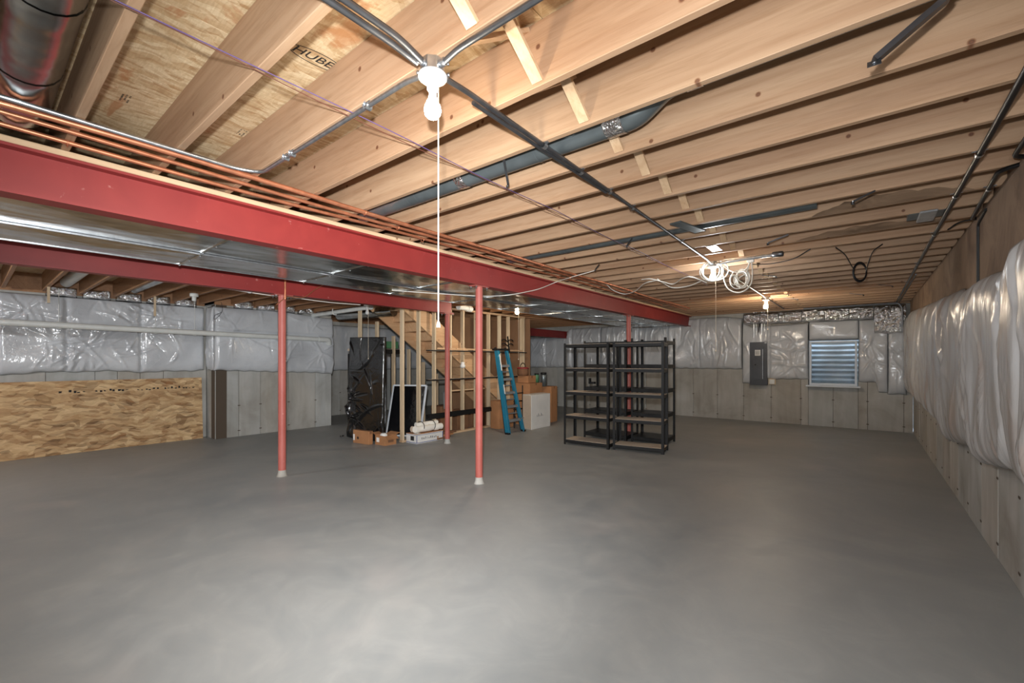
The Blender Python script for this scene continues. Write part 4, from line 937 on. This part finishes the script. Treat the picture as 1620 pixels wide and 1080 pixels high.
# glazed frame leaning behind stud
t = thing('glazed_frame', 'white framed glass panel leaning behind the front studs', 'window frame', (-7.2, 5.5, 0), 0)
P = [Vector((-7.45, 5.28, .03)), Vector((-6.83, 5.62, .03)), Vector((-6.80, 5.76, 1.02)), Vector((-7.42, 5.44, 1.02))]
for a, b in ((0, 1), (1, 2), (2, 3), (3, 0)): part('frame_bar', MB().bar(P[a], P[b], .03, .03), 'frame', t)
part('glass_pane', MB().poly([P[0], P[1], P[2], P[3]], (.0, -.006, 0)), 'film', t)

# black film wrapped panel
t = thing('wrapped_panel', 'tall panel wrapped in shiny black plastic leaning on the studs', 'panel', (-7.3, 4.75, 0))
A0, A1 = Vector((-8.00, 4.80, .01)), Vector((-6.98, 4.87, .01)); nx, nz = 80, 150; rg_ = np.random.default_rng(5)
S, Z = np.meshgrid(np.linspace(0, 1.0, nx + 1), np.linspace(0, 1.97, nz + 1), indexing='ij')
H = folds(S, Z, 34, .12, .45, .010, .026, .045, 1.45, .35, rg_, focus=[(.08, .75), (.1, .8), (.15, .4), (.12, 1.2)]) + folds(S, Z, 10, .05, .2, .01, .03, .012, .6, 1, rg_)
H += .012 * np.sin(S * 6 + 1) * np.sin(Z * 2.3)
tp = np.clip((S < .25) * (Z < .9), 0, 1) * .02 * np.sin(Z * 14 + S * 9); H += tp
du = (A1 - A0).normalized(); nv = Vector((du.y, -du.x, 0)); vs = []; 
def fp(s, z, h):
    sh = .04 * (z / 1.97) ; ww = 1.0
    e = -.05 * (s / 1.0) * (z / 1.97); e2 = .02 * math.sin(z * 5) * (1 - s)
    p = A0 + du * (s * 1.02 + .07 * (1 - z / 1.97) * (s - .2) + e2 * (z < 1.2)) + nv * (.05 + h) + Vector((0, .06 * z / 1.97, z)); return p
for i in range(nx + 1):
    for j in range(nz + 1): vs.append(fp(S[i, j], Z[i, j] * (1 - .012 * S[i, j]), H[i, j] * (.35 if i in (0, nx) else 1)))
nb = len(vs)
for i in range(nx + 1):
    for j in range(nz + 1): vs.append(fp(S[i, j], Z[i, j] * (1 - .012 * S[i, j]), -.07))
id_ = lambda i, j, o=0: o + i * (nz + 1) + j
fs = [(id_(i, j), id_(i + 1, j), id_(i + 1, j + 1), id_(i, j + 1)) for i in range(nx) for j in range(nz)]
fs += [(id_(i, j, nb), id_(i, j + 1, nb), id_(i + 1, j + 1, nb), id_(i + 1, j, nb)) for i in range(nx) for j in range(nz)]
for j in range(nz): fs += [(id_(0, j), id_(0, j + 1), id_(0, j + 1, nb), id_(0, j, nb)), (id_(nx, j), id_(nx, j, nb), id_(nx, j + 1, nb), id_(nx, j + 1))]
for i in range(nx): fs += [(id_(i, nz), id_(i + 1, nz), id_(i + 1, nz, nb), id_(i, nz, nb)), (id_(i, 0), id_(i, 0, nb), id_(i + 1, 0, nb), id_(i + 1, 0))]
part('plastic_wrap', MB().add(vs, fs, True), 'film', t)
part('trailing_film', MB().tube(smooth([A0 + Vector((-.02, -.1, .03)), A0 + Vector((-.08, -.14, .012)), A0 + Vector((-.15, -.10, .008))], 5), .012, 6), 'film', t)

# big white carton by ladder and the goods behind
e = AZ(840.6, 680, 0); r_ = AZ(870.5, 673.5, 0); l_ = AZ(827, 677, 0)
t = thing('tall_carton', 'tall plain white carton standing right of the blue ladder', 'box', e)
du = (r_ - e); dl = (l_ - e)
part('carton_body', MB().poly([e, e + du, e + du + dl, e + dl], (0, 0, .76)), 'whitecard', t, bevel=.005)
part('carton_side_face', MB().poly([e + dl * .02 - du.normalized() * -.0 + Vector((.0, -.002, .01)), e + dl * .98 + Vector((0, -.002, .01)), e + dl * .98 + Vector((0, -.002, .75)), e + dl * .02 + Vector((0, -.002, .75))], (0, -.0008, 0)), 'particle', t, label='beige side face')  # thin beige sheet over the carton's left face
pf = MB()
for i in range(5): pf.poly([e + du * (.28 + .07 * i) + Vector((.0015, 0, .27)), e + du * (.31 + .07 * i) + Vector((.0015, 0, .27)), e + du * (.31 + .07 * i) + Vector((.0015, 0, .30 + .04 * (i % 2))), e + du * (.28 + .07 * i) + Vector((.0015, 0, .30 + .04 * (i % 2)))], (.0008, 0, 0))
part('faint_print', pf, 'alu', t, kind='stuff')
carton('brown_carton', 'large brown carton standing behind the tall white carton', (-6.32, 8.55), .40, .55, .98, .05)
carton('brown_carton', 'small brown carton on top of the large brown one behind the ladder', (-6.34, 8.48), .30, .34, .17, .05, z0=.985)
carton('brown_carton', 'brown carton at the right behind the tall white carton', (-6.15, 9.15), .3, .32, .88, .1)
carton('brown_carton', 'brown carton seen through the ladder rungs', (-6.42, 7.65), .26, .50, .62, .0)
t = thing('tool_bag', 'red and grey tool bag sitting behind the ladder at shelf height', 'bag', (-6.36, 8.35, 1.16), 0)
part('bag_body', MB().lathe([(0, 0), (.12, 0), (.135, .05), (.13, .16), (.10, .20), (0, .21)], (0, 0, 0), 12), 'cardin', t, local=True)
part('bag_rim', MB().tube([(.128 * math.cos(a), .128 * math.sin(a), .18) for a in np.linspace(0, 2 * math.pi, 21)], .016, 6), 'redcloth', t, local=True)
part('bag_handle', MB().tube([(0, .10 * math.cos(a), .19 + .11 * math.sin(a)) for a in np.linspace(0, math.pi, 12)], .009, 6), 'black', t, local=True)
def bottle(loc, label, body, cap, r=.07, h=.26):
    t = thing('storage_jar', label, 'jar', loc)
    part('jar_body', MB().lathe([(0, 0), (r, 0), (r, h * .8), (r * .85, h * .86), (0, h * .86)], (0, 0, 0), 16), body, t, local=True)
    part('jar_lid', MB().lathe([(0, h * .861), (r * 1.0, h * .861), (r * 1.0, h), (0, h)], (0, 0, 0), 16), cap, t, local=True)
bottle((-6.16, 8.93, .885), 'tall grey jar with black lid on the right brown carton', 'pipegrey', 'black', .075, .34)
bottle((-6.22, 8.72, .985), 'short green jar with black lid beside the tall grey jar', 'green', 'black', .055, .22)
t = thing('wire_stand', 'dark wire stand between the ladder and the brown carton', 'stand', (-6.1, 7.9, 0))
for yy in (7.72, 8.02): part('stand_leg', MB().tube([(-6.12, yy, 0), (-6.12, yy, .95)], .012, 8), 'black', t)
for zz in (.2, .42, .60, .78): part('stand_bar', MB().tube([(-6.12, 7.7, zz), (-6.12, 8.04, zz)], .012, 8), 'black', t)
# dark storage under stairs
for i, (yy, hh, dd) in enumerate(((6.45, .55, .3), (6.9, .42, .34), (7.35, .35, .3), (7.7, .3, .28))):
    carton('dark_carton', ['dark brown carton under the stairs, leftmost of four', 'dark brown carton under the stairs, second from left of four', 'dark brown carton under the stairs, third from left of four', 'dark brown carton under the stairs, rightmost of four'][i], (-7.1, yy), dd, .36, hh, .05 * i, 'cardin', group='cartons under the stairs')
solo('metal_strip', MB().poly([(-6.9, 6.32, .5), (-6.9, 6.45, .5), (-6.9, 6.40, .86), (-6.9, 6.30, .86)], (-.01, 0, 0)), 'alu', 'slanted grey metal strip standing in the dark opening under the stairs', 'strip')
solo('white_rag', MB().lathe([(0, 0), (.05, .01), (.06, .05), (.035, .09), (.045, .12), (0, .13)], (-6.585, 6.56, 1.36), 9), 'paper', 'small white rag on a stud right of the staircase post', 'rag')
solo('green_bin', MB().box(-8.25, 5.62, 1.78, -7.95, 5.95, 1.93), 'green', 'green plastic bin on the shelf beyond the back studs', 'bin', bevel=.01)
t = thing('storage_shelf', 'dark shelf with wooden top beyond the back studs', 'shelf', (-8.2, 5.6, 0))
part('shelf_board', MB().box(-8.4, 5.0, 1.72, -7.93, 6.1, 1.765), 'particle', t)
part('shelf_edge', MB().box(-7.93, 5.0, 1.66, -7.92, 6.1, 1.76), 'black', t)
for yy in (5.02, 6.08):
    for xx in (-7.96, -8.4): part('shelf_leg', MB().box(xx, yy - .015, 0, xx + .03, yy + .015, 1.66), 'black', t)

# ------------------------------------------------------------------ black boltless shelving racks
def rack(name, label, loc, rz, W, D, Hh, levels, board='particle', slots=True, group=None, bh=.055):
    t = thing(name, label, 'shelving', loc, rz, group); a = .042
    for sx_, x in ((1, 0), (-1, W)):
        for sy_, y in ((1, 0), (-1, D)):
            m = MB().box(x, y, 0, x + sx_ * a, y + sy_ * .003, Hh).box(x, y, 0, x + sx_ * .003, y + sy_ * a, Hh)
            o = part('upright', m, 'black', t, local=True)
            if slots:
                s = MB()
                for i in range(int(Hh / .06)):
                    s.box(x + sx_ * .012, y - sy_ * .0008, .03 + i * .06, x + sx_ * .020, y + sy_ * .0001, .045 + i * .06)
                part('slot_row', s, 'ink', o, local=True, kind='stuff')
    for z in levels:
        m1 = MB().box(.004, .004, z - bh, W - .004, .010, z).box(.004, .004, z - bh, W - .004, .022, z - bh + .003)
        m2 = MB().box(.004, D - .010, z - bh, W - .004, D - .004, z).box(.004, D - .022, z - bh, W - .004, D - .004, z - bh + .003)
        m3 = MB().box(.004, .011, z - bh, .010, D - .011, z); m4 = MB().box(W - .010, .011, z - bh, W - .004, D - .011, z)
        for m in (m1, m2, m3, m4): part('shelf_beam', m, 'black', t, local=True)
        part('shelf_board', MB().box(.011, .011, z - .008, W - .011, D - .011, z + .004), board, t, local=True)
    return t
LV = (.088, .525, .955, 1.378, 1.808)
rack('shelving_rack', 'front left black steel shelving rack with bare particle board shelves', (-4.268, 6.835, 0), math.radians(2.4), .875, .41, 1.83, LV)
rack('shelving_rack', 'front right black steel shelving rack with bare particle board shelves', (-3.348, 6.925, 0), math.radians(9.5), .84, .40, 1.83, LV)
k = NT('black_shelf_board'); k.base(srgb(9, 10, 11)); M['blackboard'] = k.set(.4)
LB = (.12, .56, 1.0, 1.44, 1.87)
rack('shelving_rack', 'rear left black shelving rack with black shelves behind the front left rack', (-4.30, 7.62, 0), math.radians(1), .88, .58, 1.90, LB, 'blackboard', False, bh=.06)
rack('shelving_rack', 'rear right black shelving rack with black shelves behind the front right rack', (-3.36, 7.70, 0), math.radians(4), .64, .60, 1.93, LB, 'blackboard', False, bh=.06)
solo('black_clamp', MB().box(-4.25, 7.72, 1.06, -4.13, 7.80, 1.10).box(-4.26, 7.74, 1.10, -4.22, 7.78, 1.17), 'black', 'small black clamp lying on the middle shelf of the rear left rack', 'clamp', origin=(-4.2, 7.75, 1.06))

# ------------------------------------------------------------------ breaker panel
px0, px1, pz0, pz1 = -2.215, -1.845, .92, 1.965; py = YB - .16
t = thing('breaker_panel', 'tall dark grey breaker panel on the back wall left of the window', 'electrical panel', ((px0 + px1) / 2, py, pz0))
part('enclosure', MB().box(px0, py, pz0, px1, YB - .02, pz1), 'panelgrey', t, bevel=.006)
part('panel_cover', MB().box(px0 - .006, py - .008, pz0 - .006, px1 + .006, py - .001, pz1 + .006), 'panelgrey', t, bevel=.003)
part('panel_door', MB().box(px0 + .075, py - .018, pz0 + .13, px1 - .07, py - .009, pz1 - .13), 'panelgrey', t, bevel=.003)
part('door_latch', MB().box(px0 + .105, py - .026, 1.40, px0 + .135, py - .019, 1.43), 'ink', t)
part('warning_label', MB().box(px0 + .11, py - .0205, 1.64, px0 + .23, py - .0190, 1.78), 'paper', t)
gl = MB()
for i in range(6): gl.box(px0 + .12, py - .0215, 1.66 + i * .018, px0 + .22 - .02 * (i % 2), py - .0207, 1.666 + i * .018)
part('label_print', gl, 'ink', t, kind='stuff')
part('door_edge', MB().box(px1 - .095, py - .0215, pz0 + .15, px1 - .087, py - .0185, pz1 - .17), 'zinc', t)
for i, x in enumerate((-2.14, -2.09, -1.97, -1.91)):
    conduit([(x, YB - .10, pz1 + .008), (x, YB - .10, 2.72)], (.020, .014, .022, .014)[i], ['leftmost vertical conduit entering the breaker panel top', 'second vertical conduit from the left above the breaker panel', 'third vertical conduit from the left above the breaker panel', 'rightmost vertical conduit above the breaker panel'][i], mat='zinc', group='conduits above the breaker panel', name='riser_conduit')
conduit([(-2.03, YB - .11, pz1 + .008), (-2.03, YB - .11, 2.35), (-1.99, YB - .11, 2.5), (-1.99, YB - .11, 2.7)], .014, 'black cable bundle between the conduits above the breaker panel', mat='blackwire', name='riser_cable')
t = thing('outlet_box', 'small outlet box with white cover right of the breaker panel foot', 'outlet', (-1.76, YB - .05, .95))
part('wood_block', MB().box(-1.83, YB - .04, .93, -1.68, YB - .012, 1.08), 'joistZ', t)
part('cover_plate', MB().box(-1.81, YB - .075, .945, -1.70, YB - .041, 1.055), 'paper', t, bevel=.004)
